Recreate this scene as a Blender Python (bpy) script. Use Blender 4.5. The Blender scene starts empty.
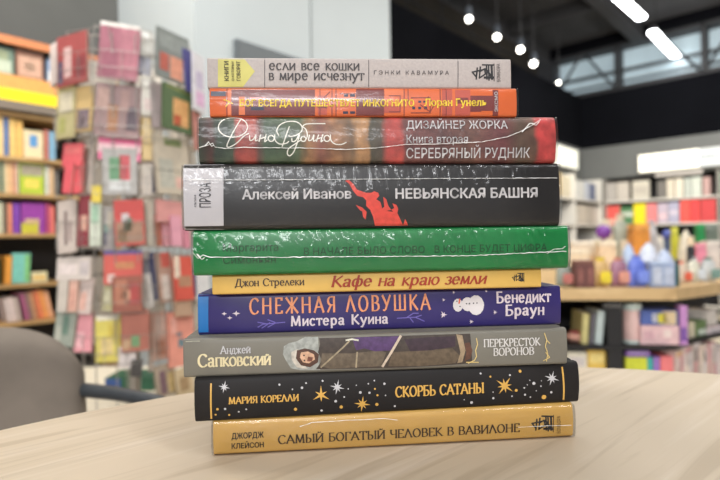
import bpy, bmesh, math, random
from mathutils import Vector, Matrix
random.seed(4)
C = bpy.context.scene.collection
CAMZ = 0.8635; ROLL = 0.0155; F = 520.0
cam_r = Vector((math.cos(ROLL), 0, -math.sin(ROLL))); cam_u = Vector((math.sin(ROLL), 0, math.cos(ROLL))); cam_f = Vector((0, 1, 0))
cam_o = Vector((0, 0, CAMZ))
def ray(px, py): return (px-360)/F*cam_r + (240-py)/F*cam_u + cam_f
def P(px, py, Y): return cam_o + ray(px, py)*Y

# ---------------------------------------------------------------- materials
def lin(c):
    return tuple((v/255/12.92 if v/255 <= .04045 else ((v/255+.055)/1.055)**2.4) for v in c)
_mats = {}
def mat(col, rough=.6, metal=0, coat=0, noise=.12, scale=60, emit=0, bump=0, key=None, spec=.5, sat=1.0):
    k = (tuple(col), rough, metal, coat, noise, scale, emit, bump, key)
    if k in _mats: return _mats[k]
    m = bpy.data.materials.new('surface_%d' % len(_mats)); m.use_nodes = True
    nt = m.node_tree; b = nt.nodes['Principled BSDF']
    c = lin(col)
    b.inputs['Roughness'].default_value = rough; b.inputs['Metallic'].default_value = metal
    b.inputs['Coat Weight'].default_value = coat; b.inputs['Coat Roughness'].default_value = .12
    b.inputs['Specular IOR Level'].default_value = spec
    tc = nt.nodes.new('ShaderNodeTexCoord'); nz = nt.nodes.new('ShaderNodeTexNoise')
    nz.inputs['Scale'].default_value = scale; nz.inputs['Detail'].default_value = 3
    nt.links.new(tc.outputs['Object'], nz.inputs['Vector'])
    rp = nt.nodes.new('ShaderNodeValToRGB'); rp.color_ramp.elements[0].position = .3; rp.color_ramp.elements[1].position = .7
    rp.color_ramp.elements[0].color = tuple(v*(1-noise) for v in c)+(1,)
    rp.color_ramp.elements[1].color = tuple(min(1, v*(1+noise)) for v in c)+(1,)
    nt.links.new(nz.outputs['Fac'], rp.inputs['Fac']); nt.links.new(rp.outputs['Color'], b.inputs['Base Color'])
    if bump:
        bp = nt.nodes.new('ShaderNodeBump'); bp.inputs['Strength'].default_value = bump; bp.inputs['Distance'].default_value = .001
        nt.links.new(nz.outputs['Fac'], bp.inputs['Height']); nt.links.new(bp.outputs['Normal'], b.inputs['Normal'])
    if emit:
        b.inputs['Emission Color'].default_value = c+(1,); b.inputs['Emission Strength'].default_value = emit
    _mats[k] = m
    return m
def wood_mat(c0, c1, ang, sx=1.0, rough=.45, fine=1.0):
    m = bpy.data.materials.new('wood_grain'); m.use_nodes = True
    nt = m.node_tree; b = nt.nodes['Principled BSDF']; N = nt.nodes.new; L = nt.links.new
    tc = N('ShaderNodeTexCoord'); mp = N('ShaderNodeMapping'); L(tc.outputs['Object'], mp.inputs['Vector'])
    mp.inputs['Rotation'].default_value = (0, 0, ang)
    mp2 = N('ShaderNodeMapping'); L(mp.outputs['Vector'], mp2.inputs['Vector']); mp2.inputs['Scale'].default_value = (1.6*sx, 26*sx, 8)
    n1 = N('ShaderNodeTexNoise'); n1.inputs['Scale'].default_value = 1.6; n1.inputs['Detail'].default_value = 6; n1.inputs['Distortion'].default_value = .6
    L(mp2.outputs['Vector'], n1.inputs['Vector'])
    mp3 = N('ShaderNodeMapping'); L(mp.outputs['Vector'], mp3.inputs['Vector']); mp3.inputs['Scale'].default_value = (9*sx, 240*sx*fine, 20)
    n2 = N('ShaderNodeTexNoise'); n2.inputs['Scale'].default_value = 1.0; n2.inputs['Detail'].default_value = 4
    L(mp3.outputs['Vector'], n2.inputs['Vector'])
    mx = N('ShaderNodeMath'); mx.operation = 'MULTIPLY_ADD'; L(n2.outputs['Fac'], mx.inputs[0]); mx.inputs[1].default_value = .45; L(n1.outputs['Fac'], mx.inputs[2])
    rp = N('ShaderNodeValToRGB'); rp.color_ramp.elements[0].position = .5; rp.color_ramp.elements[1].position = .68
    rp.color_ramp.elements[0].color = lin(c0)+(1,); rp.color_ramp.elements[1].color = lin(c1)+(1,)
    L(mx.outputs[0], rp.inputs['Fac'])
    # sparse dark pores and streaks
    mp4 = N('ShaderNodeMapping'); L(mp.outputs['Vector'], mp4.inputs['Vector']); mp4.inputs['Scale'].default_value = (3.2*sx, 62*sx, 8)
    n3 = N('ShaderNodeTexNoise'); n3.inputs['Scale'].default_value = 1.3; n3.inputs['Detail'].default_value = 5; n3.inputs['Distortion'].default_value = 1.2
    L(mp4.outputs['Vector'], n3.inputs['Vector'])
    r3 = N('ShaderNodeValToRGB'); r3.color_ramp.elements[0].position = .33; r3.color_ramp.elements[1].position = .47
    r3.color_ramp.elements[0].color = (.84, .82, .79, 1); r3.color_ramp.elements[1].color = (1, 1, 1, 1)
    L(n3.outputs['Fac'], r3.inputs['Fac'])
    mm = N('ShaderNodeMixRGB'); mm.blend_type = 'MULTIPLY'; mm.inputs['Fac'].default_value = 1
    L(rp.outputs['Color'], mm.inputs['Color1']); L(r3.outputs['Color'], mm.inputs['Color2'])
    L(mm.outputs['Color'], b.inputs['Base Color']); b.inputs['Roughness'].default_value = rough
    return m
def band_mat(stops, x0, x1, rough=.35, coat=.3, wob=.004, grime=.35):
    """printed cover artwork: colour bands along local x with ragged, mottled borders"""
    m = bpy.data.materials.new('printed_artwork'); m.use_nodes = True
    nt = m.node_tree; b = nt.nodes['Principled BSDF']; N = nt.nodes.new; L = nt.links.new
    tc = N('ShaderNodeTexCoord'); nz = N('ShaderNodeTexNoise'); nz.inputs['Scale'].default_value = 55; nz.inputs['Detail'].default_value = 4
    L(tc.outputs['Object'], nz.inputs['Vector'])
    sp = N('ShaderNodeSeparateXYZ'); L(tc.outputs['Object'], sp.inputs[0])
    w = N('ShaderNodeMath'); w.operation = 'MULTIPLY_ADD'; L(nz.outputs['Fac'], w.inputs[0]); w.inputs[1].default_value = wob*2; L(sp.outputs['X'], w.inputs[2])
    mr = N('ShaderNodeMapRange'); mr.inputs['From Min'].default_value = x0+wob; mr.inputs['From Max'].default_value = x1+wob; L(w.outputs[0], mr.inputs['Value'])
    rp = N('ShaderNodeValToRGB'); cr = rp.color_ramp
    while len(cr.elements) < len(stops): cr.elements.new(.5)
    for e, (p, c) in zip(cr.elements, stops): e.position = p; e.color = lin(c)+(1,)
    L(mr.outputs['Result'], rp.inputs['Fac'])
    n2 = N('ShaderNodeTexNoise'); n2.inputs['Scale'].default_value = 160; n2.inputs['Detail'].default_value = 5; L(tc.outputs['Object'], n2.inputs['Vector'])
    r2 = N('ShaderNodeValToRGB'); r2.color_ramp.elements[0].position = .35; r2.color_ramp.elements[1].position = .65
    g = 1-grime; r2.color_ramp.elements[0].color = (g, g, g, 1); r2.color_ramp.elements[1].color = (1.15, 1.15, 1.1, 1); L(n2.outputs['Fac'], r2.inputs['Fac'])
    mm = N('ShaderNodeMixRGB'); mm.blend_type = 'MULTIPLY'; mm.inputs['Fac'].default_value = 1
    L(rp.outputs['Color'], mm.inputs['Color1']); L(r2.outputs['Color'], mm.inputs['Color2']); L(mm.outputs['Color'], b.inputs['Base Color'])
    b.inputs['Roughness'].default_value = .5
    return m
def film_mat(name, amount=1.0, rough=.08, bump=.5, sx=1.0):
    """clear shrink film: transparent, with fresnel gloss broken by fine creases"""
    m = bpy.data.materials.new(name); m.use_nodes = True
    nt = m.node_tree; N = nt.nodes.new; L = nt.links.new; nt.nodes.clear()
    o = N('ShaderNodeOutputMaterial'); mx = N('ShaderNodeMixShader'); t = N('ShaderNodeBsdfTransparent'); g = N('ShaderNodeBsdfGlossy')
    g.inputs['Roughness'].default_value = rough
    tc = N('ShaderNodeTexCoord'); mp = N('ShaderNodeMapping'); mp.inputs['Scale'].default_value = (1*sx, 1, 1); L(tc.outputs['Object'], mp.inputs['Vector'])
    mp.inputs['Rotation'].default_value = (0, .35, 0)
    nz = N('ShaderNodeTexNoise'); nz.inputs['Scale'].default_value = 170; nz.inputs['Detail'].default_value = 3; nz.inputs['Distortion'].default_value = .5
    L(mp.outputs['Vector'], nz.inputs['Vector'])
    bp = N('ShaderNodeBump'); bp.inputs['Strength'].default_value = bump; bp.inputs['Distance'].default_value = .0012; L(nz.outputs['Fac'], bp.inputs['Height'])
    L(bp.outputs['Normal'], g.inputs['Normal'])
    fr = N('ShaderNodeFresnel'); fr.inputs['IOR'].default_value = 1.5; L(bp.outputs['Normal'], fr.inputs['Normal'])
    ml = N('ShaderNodeMath'); ml.operation = 'MULTIPLY'; ml.use_clamp = True; ml.inputs[1].default_value = amount; L(fr.outputs[0], ml.inputs[0])
    L(ml.outputs[0], mx.inputs[0]); L(t.outputs[0], mx.inputs[1]); L(g.outputs[0], mx.inputs[2]); L(mx.outputs[0], o.inputs['Surface'])
    return m

# ---------------------------------------------------------------- mesh builder
class MB:
    def __init__(self): self.v = []; self.f = []; self.mi = []; self.ms = []
    def _m(self, m):
        if m is None: return 0
        if m not in self.ms: self.ms.append(m)
        return self.ms.index(m)
    def add(self, vs, fs, m=None):
        n = len(self.v); k = self._m(m); self.v += [Vector(p) for p in vs]
        for f in fs: self.f.append([n+i for i in f]); self.mi.append(k)
        return self
    def box(self, x0, x1, y0, y1, z0, z1, m=None, M=None, bev=0):
        if bev:
            bm = bmesh.new(); bmesh.ops.create_cube(bm, size=1)
            for v in bm.verts: v.co = Vector(((x0+x1)/2+v.co.x*(x1-x0), (y0+y1)/2+v.co.y*(y1-y0), (z0+z1)/2+v.co.z*(z1-z0)))
            bmesh.ops.bevel(bm, geom=bm.edges[:], offset=bev, segments=2, affect='EDGES')
            self.bm(bm, m, M); return self
        vs = [Vector((x, y, z)) for x in (x0, x1) for y in (y0, y1) for z in (z0, z1)]
        if M: vs = [M @ p for p in vs]
        return self.add(vs, [(0, 1, 3, 2), (4, 6, 7, 5), (0, 4, 5, 1), (2, 3, 7, 6), (0, 2, 6, 4), (1, 5, 7, 3)], m)
    def bm(self, bm, m=None, M=None):
        bm.verts.index_update()
        vs = [(M @ v.co if M else v.co.copy()) for v in bm.verts]
        self.add(vs, [[v.index for v in f.verts] for f in bm.faces], m); bm.free(); return self
    def tube(self, pts, r, n=8, m=None):
        pts = [Vector(p) for p in pts]; rings = []
        rs = r if isinstance(r, (list, tuple)) else [r]*len(pts)
        up = None
        for i, p in enumerate(pts):
            t = ((pts[min(i+1, len(pts)-1)]-pts[max(i-1, 0)])).normalized()
            if up is None: up = t.orthogonal().normalized()
            a = (up-t*up.dot(t)).normalized(); up = a; b = t.cross(a)
            rings.append([p+(a*math.cos(2*math.pi*k/n)+b*math.sin(2*math.pi*k/n))*rs[i] for k in range(n)])
        vs = [q for g in rings for q in g]; fs = []
        for i in range(len(pts)-1):
            for k in range(n):
                fs.append((i*n+k, i*n+(k+1) % n, (i+1)*n+(k+1) % n, (i+1)*n+k))
        fs.append(tuple(range(n))[::-1]); fs.append(tuple((len(pts)-1)*n+k for k in range(n)))
        return self.add(vs, fs, m)
    def lathe(self, prof, n=20, m=None, c=(0, 0, 0), M=None):
        c = Vector(c); vs = []; fs = []
        for r, z in prof:
            for k in range(n):
                p = Vector((r*math.cos(2*math.pi*k/n), r*math.sin(2*math.pi*k/n), z))
                vs.append((M @ p if M else p)+c)
        for i in range(len(prof)-1):
            for k in range(n): fs.append((i*n+k, i*n+(k+1) % n, (i+1)*n+(k+1) % n, (i+1)*n+k))
        fs.append(tuple(range(n))[::-1]); fs.append(tuple((len(prof)-1)*n+k for k in range(n)))
        return self.add(vs, fs, m)
    def prism(self, poly, z0, z1, m=None):
        n = len(poly); vs = [(x, y, z0) for x, y in poly]+[(x, y, z1) for x, y in poly]
        return self.add(vs, [tuple(range(n))[::-1], tuple(range(n, 2*n))]+[(i, (i+1) % n, n+(i+1) % n, n+i) for i in range(n)], m)
    def build(self, name, m=None, parent=None, loc=None, rotz=0, smooth=False):
        me = bpy.data.meshes.new(name); me.from_pydata([tuple(p) for p in self.v], [], self.f)
        ms = self.ms or [m]
        for x in ms: me.materials.append(x)
        if len(ms) > 1: me.polygons.foreach_set('material_index', self.mi)
        bm = bmesh.new(); bm.from_mesh(me); bmesh.ops.recalc_face_normals(bm, faces=bm.faces); bm.to_mesh(me); bm.free()
        if smooth:
            me.polygons.foreach_set('use_smooth', [True]*len(me.polygons))
            me.set_sharp_from_angle(angle=math.radians(40))
        me.update()
        o = bpy.data.objects.new(name, me); C.objects.link(o)
        if parent: o.parent = parent
        if loc is not None: o.location = loc
        o.rotation_euler.z = rotz
        return o
def empty(name, loc, rot=(0, 0, 0)):
    o = bpy.data.objects.new(name, None); C.objects.link(o); o.location = loc; o.rotation_euler = rot; o.empty_display_size = .05; return o
def tag(o, label, cat=None, group=None):
    o['label'] = label
    if cat: o['category'] = cat
    if group: o['group'] = group
    return o
def struct(o): o['kind'] = 'structure'; return o

class Wall:
    """a vertical plane: origin, left-to-right direction as seen from the shop floor"""
    def __init__(s, x, y, dx, dy):
        s.o = Vector((x, y)); s.d = Vector((dx, dy)).normalized(); s.inn = Vector((-s.d.y, s.d.x)); s.rotz = math.atan2(s.d.y, s.d.x)
    def hit(s, px, py, off=0):
        r = ray(px, py); n = -s.inn; q = Vector((r.x, r.y))
        t = (s.o.dot(n)+off)/q.dot(n); p = q*t
        return (p-s.o).dot(s.d), CAMZ+r.z*t
    def pt(s, a, off, z):
        p = s.o+s.d*a-s.inn*off; return Vector((p.x, p.y, z))
    def M(s): return Matrix.Translation((s.o.x, s.o.y, 0)) @ Matrix.Rotation(s.rotz, 4, 'Z')
WL = Wall(-1.835, 2.65, .682, .731)
WR = Wall(2.79, 6.5, .731, -.682)
WN = Wall(2.79, 6.5, .682, .731)
# ---------------------------------------------------------------- lettering
def arc(cx, cy, rx, ry, a0, a1, n=10):
    return [(cx+rx*math.cos(math.radians(a0+(a1-a0)*i/n)), cy+ry*math.sin(math.radians(a0+(a1-a0)*i/n))) for i in range(n+1)]
def bowl(x, y0, y1, xr): return [(x, y1), (x+(xr-x)*.45, y1)]+arc(x+(xr-x)*.45, (y0+y1)/2, (xr-x)*.55, (y1-y0)/2, 90, -90, 8)+[(x, y0)]
V = lambda x, y0=0, y1=1: [(x, y0), (x, y1)]
H = lambda x0, x1, y: [(x0, y), (x1, y)]
G = {   # glyph: (advance, strokes, serif feet)
 'А': (.86, [[(.04, 0), (.42, 1)], [(.40, 1), (.8, 0)], H(.18, .64, .34)], [(.04, 0), (.8, 0)]),
 'Б': (.72, [V(.12), H(.12, .58, 1), bowl(.12, 0, .56, .64)], [(.12, 0)]),
 'В': (.72, [V(.12), bowl(.12, .53, 1, .58), bowl(.12, 0, .53, .65)], []),
 'Г': (.6, [V(.12), H(.12, .56, 1), [(.56, 1), (.56, .84)]], [(.12, 0)]),
 'Д': (.86, [[(.1, 0), (.34, 1)], V(.64), H(.3, .64, 1), H(.04, .8, 0), V(.04, -.2, 0), V(.8, -.2, 0)], []),
 'Е': (.68, [V(.12), H(.12, .58, 1), H(.12, .5, .52), H(.12, .6, 0), [(.6, 0), (.6, .13)], [(.58, 1), (.58, .87)]], []),
 'Ж': (1.1, [V(.53), [(.06, 1), (.47, .52)], [(1.0, 1), (.59, .52)], [(.52, .52), (.04, 0)], [(.54, .52), (1.02, 0)]], [(.53, 0), (.53, 1)]),
 'З': (.64, [arc(.28, .76, .24, .24, 150, -90, 8), arc(.28, .27, .28, .27, 90, -150, 8)], []),
 'И': (.86, [V(.12), V(.72), [(.12, .05), (.72, .95)]], [(.12, 0), (.12, 1), (.72, 0), (.72, 1)]),
 'К': (.78, [V(.12), [(.2, .5), (.66, 1)], [(.24, .54), (.72, 0)]], [(.12, 0), (.12, 1), (.72, 0)]),
 'Л': (.84, [[(.06, 0), (.36, 1)], [(.36, 1), (.76, 0)]], [(.06, 0), (.76, 0)]),
 'М': (1.0, [[(.1, 0), (.16, 1)], [(.16, 1), (.48, .08)], [(.48, .08), (.8, 1)], [(.8, 1), (.86, 0)]], [(.1, 0), (.86, 0)]),
 'Н': (.86, [V(.12), V(.72), H(.12, .72, .52)], [(.12, 0), (.12, 1), (.72, 0), (.72, 1)]),
 'О': (.88, [arc(.42, .5, .36, .51, 0, 360, 20)], []),
 'П': (.84, [V(.12), V(.7), H(.12, .7, 1)], [(.12, 0), (.7, 0)]),
 'Р': (.66, [V(.12), bowl(.12, .46, 1, .6)], [(.12, 0)]),
 'С': (.8, [arc(.44, .5, .38, .51, 42, 318, 16)], []),
 'Т': (.76, [V(.36), H(.02, .7, 1), [(.02, 1), (.02, .84)], [(.7, 1), (.7, .84)]], [(.36, 0)]),
 'У': (.76, [[(.04, 1), (.38, .38)], [(.7, 1), (.3, .1), (.2, 0), (.08, .02)]], [(.04, 1), (.7, 1)]),
 'Х': (.8, [[(.06, 1), (.72, 0)], [(.7, 1), (.06, 0)]], [(.06, 0), (.72, 0), (.06, 1), (.7, 1)]),
 'Ц': (.86, [V(.12), V(.68), H(.12, .8, 0), V(.8, -.2, 0)], [(.12, 1), (.68, 1)]),
 'Ч': (.76, [V(.64), [(.1, 1), (.1, .66)]+arc(.32, .66, .22, .22, 180, 290, 6)+[(.64, .52)]], [(.64, 0), (.64, 1), (.1, 1)]),
 'Ш': (1.14, [V(.12), V(.56), V(1.0), H(.12, 1.0, 0)], [(.12, 1), (.56, 1), (1.0, 1)]),
 'Ь': (.7, [V(.12), bowl(.12, 0, .54, .62)], [(.12, 1)]),
 'Ы': (.98, [V(.12), bowl(.12, 0, .54, .56), V(.84)], [(.12, 1), (.84, 0), (.84, 1)]),
 'Ю': (1.14, [V(.12), H(.12, .4, .52), arc(.74, .5, .33, .51, 0, 360, 18)], [(.12, 0), (.12, 1)]),
 'Я': (.76, [V(.62), bowl(-.62, .46, 1, -.14), [(.36, .46), (.1, 0)]], [(.62, 0), (.1, 0)]),
 ' ': (.42, [], []),
 'а': (.6, [[(.1, .55)]+arc(.26, .52, .18, .17, 140, 0, 6)+[(.44, .06), (.52, 0)], arc(.24, .18, .17, .18, 60, 360, 10)], []),
 'е': (.6, [[(.1, .38), (.5, .38)]+arc(.29, .35, .22, .35, 10, 320, 14)], []),
 'с': (.56, [arc(.3, .35, .23, .35, 45, 315, 12)], []),
 'р': (.66, [[(.12, -.32), (.12, .68)], arc(.33, .35, .22, .34, 150, -150, 12)], [(.12, -.32)]),
 'у': (.62, [[(.04, .68), (.3, .08)], [(.56, .68), (.28, -.06), (.16, -.3), (.04, -.28)]], [(.04, .68), (.56, .68)]),
 'ф': (.8, [[(.38, -.32), (.38, 1)], arc(.24, .35, .18, .34, 0, 360, 14), arc(.52, .35, .18, .34, 0, 360, 14)], [(.38, -.32)]),
}
G['Я'] = (.76, [V(.62), [(.62, 1), (.36, 1)]+arc(.36, .73, .26, .27, 90, 270, 8)+[(.62, .46)], [(.36, .46), (.08, 0)]], [(.62, 0), (.08, 0)])
G['Й'] = (.86, G['И'][1]+[arc(.42, 1.22, .14, .1, 200, 340, 5)], G['И'][2])
def seg(polys, a, b, w0, w1, ext=.25):
    a = Vector(a); b = Vector(b); d = b-a
    if d.length < 1e-6: return
    t = d.normalized(); n = Vector((-t.y, t.x)); a = a-t*w0*ext; b = b+t*w1*ext
    polys.append([a-n*w0/2, b-n*w1/2, b+n*w1/2, a+n*w0/2])
def stroke_text(s, W=.16, mn=.055, ang=12, serif=.09, track=.04, caps=None, jitter=0):
    """polygons of a line of pen-drawn Cyrillic letters; cap height 1"""
    polys = []; x = 0; nib = Vector((math.cos(math.radians(ang)), math.sin(math.radians(ang)))); rnd = random.Random(len(s))
    for ch in s:
        sc = 1; g = ch
        if ch not in G:
            g = ch.upper(); sc = .7 if ch != g else 1
        adv, strokes, feet = G[g]; jy = rnd.uniform(-jitter, jitter); tr = lambda p: (x+p[0]*sc, p[1]*sc+jy)
        for st in strokes:
            for a, b in zip(st, st[1:]):
                d = Vector(b)-Vector(a)
                if d.length < 1e-6: continue
                d.normalize(); w = mn+W*abs(d.x*nib.y-d.y*nib.x)
                if sc < 1: w *= .88
                seg(polys, tr(a), tr(b), w, w)
        if serif:
            for (fx, fy) in feet:
                cx, cy = tr((fx, fy)); h = mn*.9; k = serif*sc+.5*W
                yy = cy+(h/2 if abs(fy) < .01 or fy < 0 else -h/2)
                polys.append([Vector((cx-k, yy-h/2)), Vector((cx+k, yy-h/2)), Vector((cx+k, yy+h/2)), Vector((cx-k, yy+h/2))])
        x += (adv+track)*sc
    return polys, 1.0
def font_text(s, bold=0.0, track=1.0, res=3):
    cu = bpy.data.curves.new('t', 'FONT'); cu.size = 1; cu.resolution_u = res; cu.space_character = track
    cu.fill_mode = 'NONE'
    from mathutils.geometry import tessellate_polygon
    def area2(l): return sum(a.x*b.y-b.x*a.y for a, b in zip(l, l[1:]+l[:1]))
    def inside(p, l):
        c = False
        for a, b in zip(l, l[1:]+l[:1]):
            if (a.y > p.y) != (b.y > p.y) and p.x < (b.x-a.x)*(p.y-a.y)/(b.y-a.y)+a.x: c = not c
        return c
    def polys(body):
        """fill each contour of a glyph by itself, so overlapping strokes stay whole"""
        cu.body = body
        ob = bpy.data.objects.new('t', cu); me = ob.to_mesh()
        nb = {}
        for e in me.edges:
            a, b = e.vertices; nb.setdefault(a, []).append(b); nb.setdefault(b, []).append(a)
        seen = set(); loops = []
        for st in range(len(me.vertices)):
            if st in seen or st not in nb: continue
            l = [st]; seen.add(st); cur_ = nb[st][0] if nb[st][0] == st+1 else nb[st][-1]
            while cur_ not in seen:
                seen.add(cur_); l.append(cur_); nx = [k for k in nb[cur_] if k not in seen]
                if not nx: break
                cur_ = nx[0]
            if len(l) > 2:
                pts = [Vector(me.vertices[i].co[:2]) for i in l]
                if min(l[1:]) != l[1]: pts = pts[::-1]
                loops.append(pts)
        ob.to_mesh_clear(); bpy.data.objects.remove(ob)
        sg_ = 1 if area2(max(loops, key=lambda l: abs(area2(l)))) > 0 else -1
        outs = [l for l in loops if area2(l)*sg_ > 0]; holes = [l for l in loops if area2(l)*sg_ <= 0]; out = []
        for o in outs:
            hs = [h for h in holes if all(inside(p, o) for p in h)]
            allp = [p for l in [o]+hs for p in l]
            for t3 in tessellate_polygon([[p.to_3d() for p in l] for l in [o]+hs]): out.append([allp[k] for k in t3])
        return out
    cap = max(p.y for f in polys('Н') for p in f)
    r = polys(s); bpy.data.curves.remove(cu)
    if bold: r = [[q+Vector(d) for q in f] for d in ((-bold, 0), (bold, 0), (0, bold*.7), (0, -bold*.7)) for f in r]
    return r, cap

# ---------------------------------------------------------------- the stack of books
class Book:
    def __init__(s, name, label, xl, xr, D, yaw, z0, z1, W, bulge=.0004, hard=False, cover=None, edge=.0009, xc=387):
        c = P(xc, 240, D); s.th = math.radians(yaw); d = Vector((math.cos(s.th), math.sin(s.th), 0)); s.n = Vector((math.sin(s.th), -math.cos(s.th), 0))
        s.c = Vector((c.x, c.y, 0)); zc = (z0+z1)/2; ym = 240-(zc-CAMZ)/D*F
        def along(px, py):
            r = ray(px, py); t = (s.c.dot(s.n))/(r.dot(s.n)); p = r*t; return (Vector((p.x, p.y, 0))-s.c).dot(d), CAMZ+r.z*t
        s.along = along; a0 = along(xl, ym)[0]; a1 = along(xr, ym)[0]; s.mid = (a0+a1)/2; s.h = a1-a0; s.t = z1-z0; s.W = W; s.z0 = z0
        s.bulge = bulge; s.edge = edge; s.k = 0
        base = s.c+d*s.mid; base.z = z0
        s.root = tag(empty(name, base, (0, 0, s.th)), label, 'book')
        x0, x1 = -s.h/2, s.h/2; s.x0 = x0; s.x1 = x1; t = s.t
        # cover: one folded sheet, swept along the spine
        ct = .0024 if hard else .0005; n = 14
        zs = [t*i/n for i in range(n+1)]
        zs = [0, t*.02, t*.05]+zs[1:-1]+[t*.95, t*.98, t]
        outer = [(W, 0)]+([(.009, 0), (.007, .0006), (.005, 0)] if hard else [])+[(s.yo(z), z) for z in zs]+([(.005, t), (.007, t-.0006), (.009, t)] if hard else [])+[(W, t)]
        g = ct+.0006 if hard else ct
        inner = [(W, t-ct), (g+.002, t-ct), (g+.002, ct), (W, ct)]
        prof = outer+inner; N_ = len(prof); cov = MB()
        xs = [x0, x0+.0006]+[x0+s.h*k/6 for k in range(1, 6)]+[x1-.0006, x1]
        vs = []
        for i, x in enumerate(xs):
            sh = .0004 if i in (0, len(xs)-1) else 0
            for (y, z) in prof:
                vs.append((x, y+(sh if y < .004 else 0), z))
        fs = [(i*N_+k, i*N_+(k+1) % N_, (i+1)*N_+(k+1) % N_, (i+1)*N_+k) for i in range(len(xs)-1) for k in range(N_)]
        cov.add(vs, fs); e = (len(xs)-1)*N_; no = len(outer)
        for b in (0, e):
            # end caps: quads between the folded sheet's faces
            cov.add([vs[b+i] for i in range(N_)], [(0, 1, N_-1)] if False else [tuple(range(N_))])
        s.cover = cov.build('cover', cover, s.root, smooth=True)
        m = .003 if hard else .0003
        pg = MB().box(x0+m, x1-m, g+.0025, W-(m if hard else .0003), ct+.0001, t-ct-.0001)
        pg.build('pages', PAPER, s.root)
        s.art = MB(); s.art_k = 0
    def yo(s, z):
        q = abs(2*z/s.t-1); return -s.bulge*(1-q*q)+s.edge*max(0, (q-.86)/.14)**2
    def loc(s, px, py):
        a, z = s.along(px, py); return Vector((a-s.mid, z-s.z0))
    def put(s, mb, polys, m, lift):
        """lay flat polygons given in spine coordinates onto the curved spine"""
        bm = bmesh.new()
        for p in polys:
            try: bm.faces.new([bm.verts.new((q[0]*1000, 0, q[1]*1000)) for q in p])
            except ValueError: pass
        bm.normal_update()
        for k in range(1, 14):
            z = s.t*1000*k/14
            zz = [v.co.z for v in bm.verts]
            if not zz: return
            if min(zz) < z < max(zz):
                bmesh.ops.bisect_plane(bm, geom=bm.verts[:]+bm.edges[:]+bm.faces[:], plane_co=(0, 0, z), plane_no=(0, 0, 1), dist=1e-5)
        for v in bm.verts:
            v.co = v.co*.001
            v.co.z = min(max(v.co.z, .0002), s.t-.0002); v.co.x = min(max(v.co.x, s.x0+.0002), s.x1-.0002)
            v.co.y = s.yo(v.co.z)-lift
        mb.bm(bm, m)
    def poly(s, m, *polys, lift=None):
        s.art_k += 1
        s.put(s.art, [[s.loc(*q) for q in p] for p in polys], m, lift or (.00006+.000014*s.art_k)); return s
    def rect(s, m, *rs):   # x0,x1,y0,y1 read on the spine
        return s.poly(m, *[[(a, d), (b, d), (b, c), (a, c)] for a, b, c, d in rs])
    def line(s, m, w, *paths):
        ps = []
        for path in paths:
            for a, b in zip(path, path[1:]): seg(ps, a, b, w, w, .3)
        return s.poly(m, *[[tuple(q) for q in p] for p in ps])
    def dots(s, m, *ds):
        return s.poly(m, *[[(x+r*math.cos(k*.785), y+r*math.sin(k*.785)) for k in range(8)] for x, y, r in ds])
    def star(s, m, x, y, r, n=8, rot=.2, w=.16):
        ps = []
        for k in range(n):
            a = rot+2*math.pi*k/n; rr = r*(1 if k % 2 == 0 else .72); nx, ny = -math.sin(a)*r*w, math.cos(a)*r*w
            ps.append([(x-nx, y-ny), (x+rr*math.cos(a), y+rr*math.sin(a)), (x+nx, y+ny)])
        return s.poly(m, *ps)
    def text(s, mb, polys_cap, m, x0, x1, y0, y1, cap, shear=0, rot=None):
        """x0..x1: extent; y0,y1: baseline at either end; cap: height of a capital"""
        polys, ch = polys_cap
        mx = [p.x for f in polys for p in f]; lo, hi = min(mx), max(mx)
        a = s.loc(x0, y0); b = s.loc(x1, y1); px = s.loc(x0+1, y0).x-a.x
        if rot is None:
            base = (a.y+b.y)/2; sx = (b.x-a.x)/(hi-lo-(0 if not shear else 0)); sy = cap*px/ch
            tr = lambda p: Vector((a.x+(p.x-lo)*sx+shear*p.y*sy, base+p.y*sy))
        else:   # reads upwards: x0 = baseline column, y0 bottom, y1 top
            A = s.loc(x0, y0); B = s.loc(x0, y1); L = B.y-A.y; sx = L/(hi-lo); sy = cap*px/ch
            tr = lambda p: Vector((A.x-p.y*sy, A.y+(p.x-lo)*sx))
        s.put(mb, [[tr(p) for p in f] for f in polys], m, .0004)
    def finish(s, name='spine_artwork'):
        if s.art.v: s.art.build(name, None, s.root)
    def film(s, m, amp=.0003, seed=1, fx=90, fz=260, sh=120, top=0):
        """clear film with a welded seam, folded round both ends"""
        rnd = random.Random(seed); nx, nz = 300, 26; vs = []; mb = MB(); from mathutils import noise
        xs = [s.x0-.0006]*2+[s.x0-.0006+(s.h+.0012)*i/nx for i in range(nx+1)]+[s.x1+.0006]*2
        ys = [.02, .008]+[0]*(nx+1)+[.008, .02]
        for i, (x, y) in enumerate(zip(xs, ys)):
            for j in range(nz+1):
                z = s.t*(.012+.976*j/nz)
                q = z/s.t; d = (noise.noise(Vector((x*fx+seed, z*fz+x*sh, 3.1)))*.6+noise.noise(Vector((x*fx*2.6+seed+z*sh, z*fz*1.8, 1.1)))*.4)*amp*(1 if not top else .12+top*max(0, q-.45)**.7)
                yy = (s.yo(z)-.0013-d) if y == 0 else y+d
                vs.append((x, yy, z))
        fs = [(i*(nz+1)+j, (i+1)*(nz+1)+j, (i+1)*(nz+1)+j+1, i*(nz+1)+j+1) for i in range(len(xs)-1) for j in range(nz)]
        mb.add(vs, fs); o = mb.build('plastic_film', m, s.root); o.data.polygons.foreach_set('use_smooth', [True]*len(o.data.polygons))
        o['label'] = 'clear crinkled shrink film'
        return o
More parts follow.
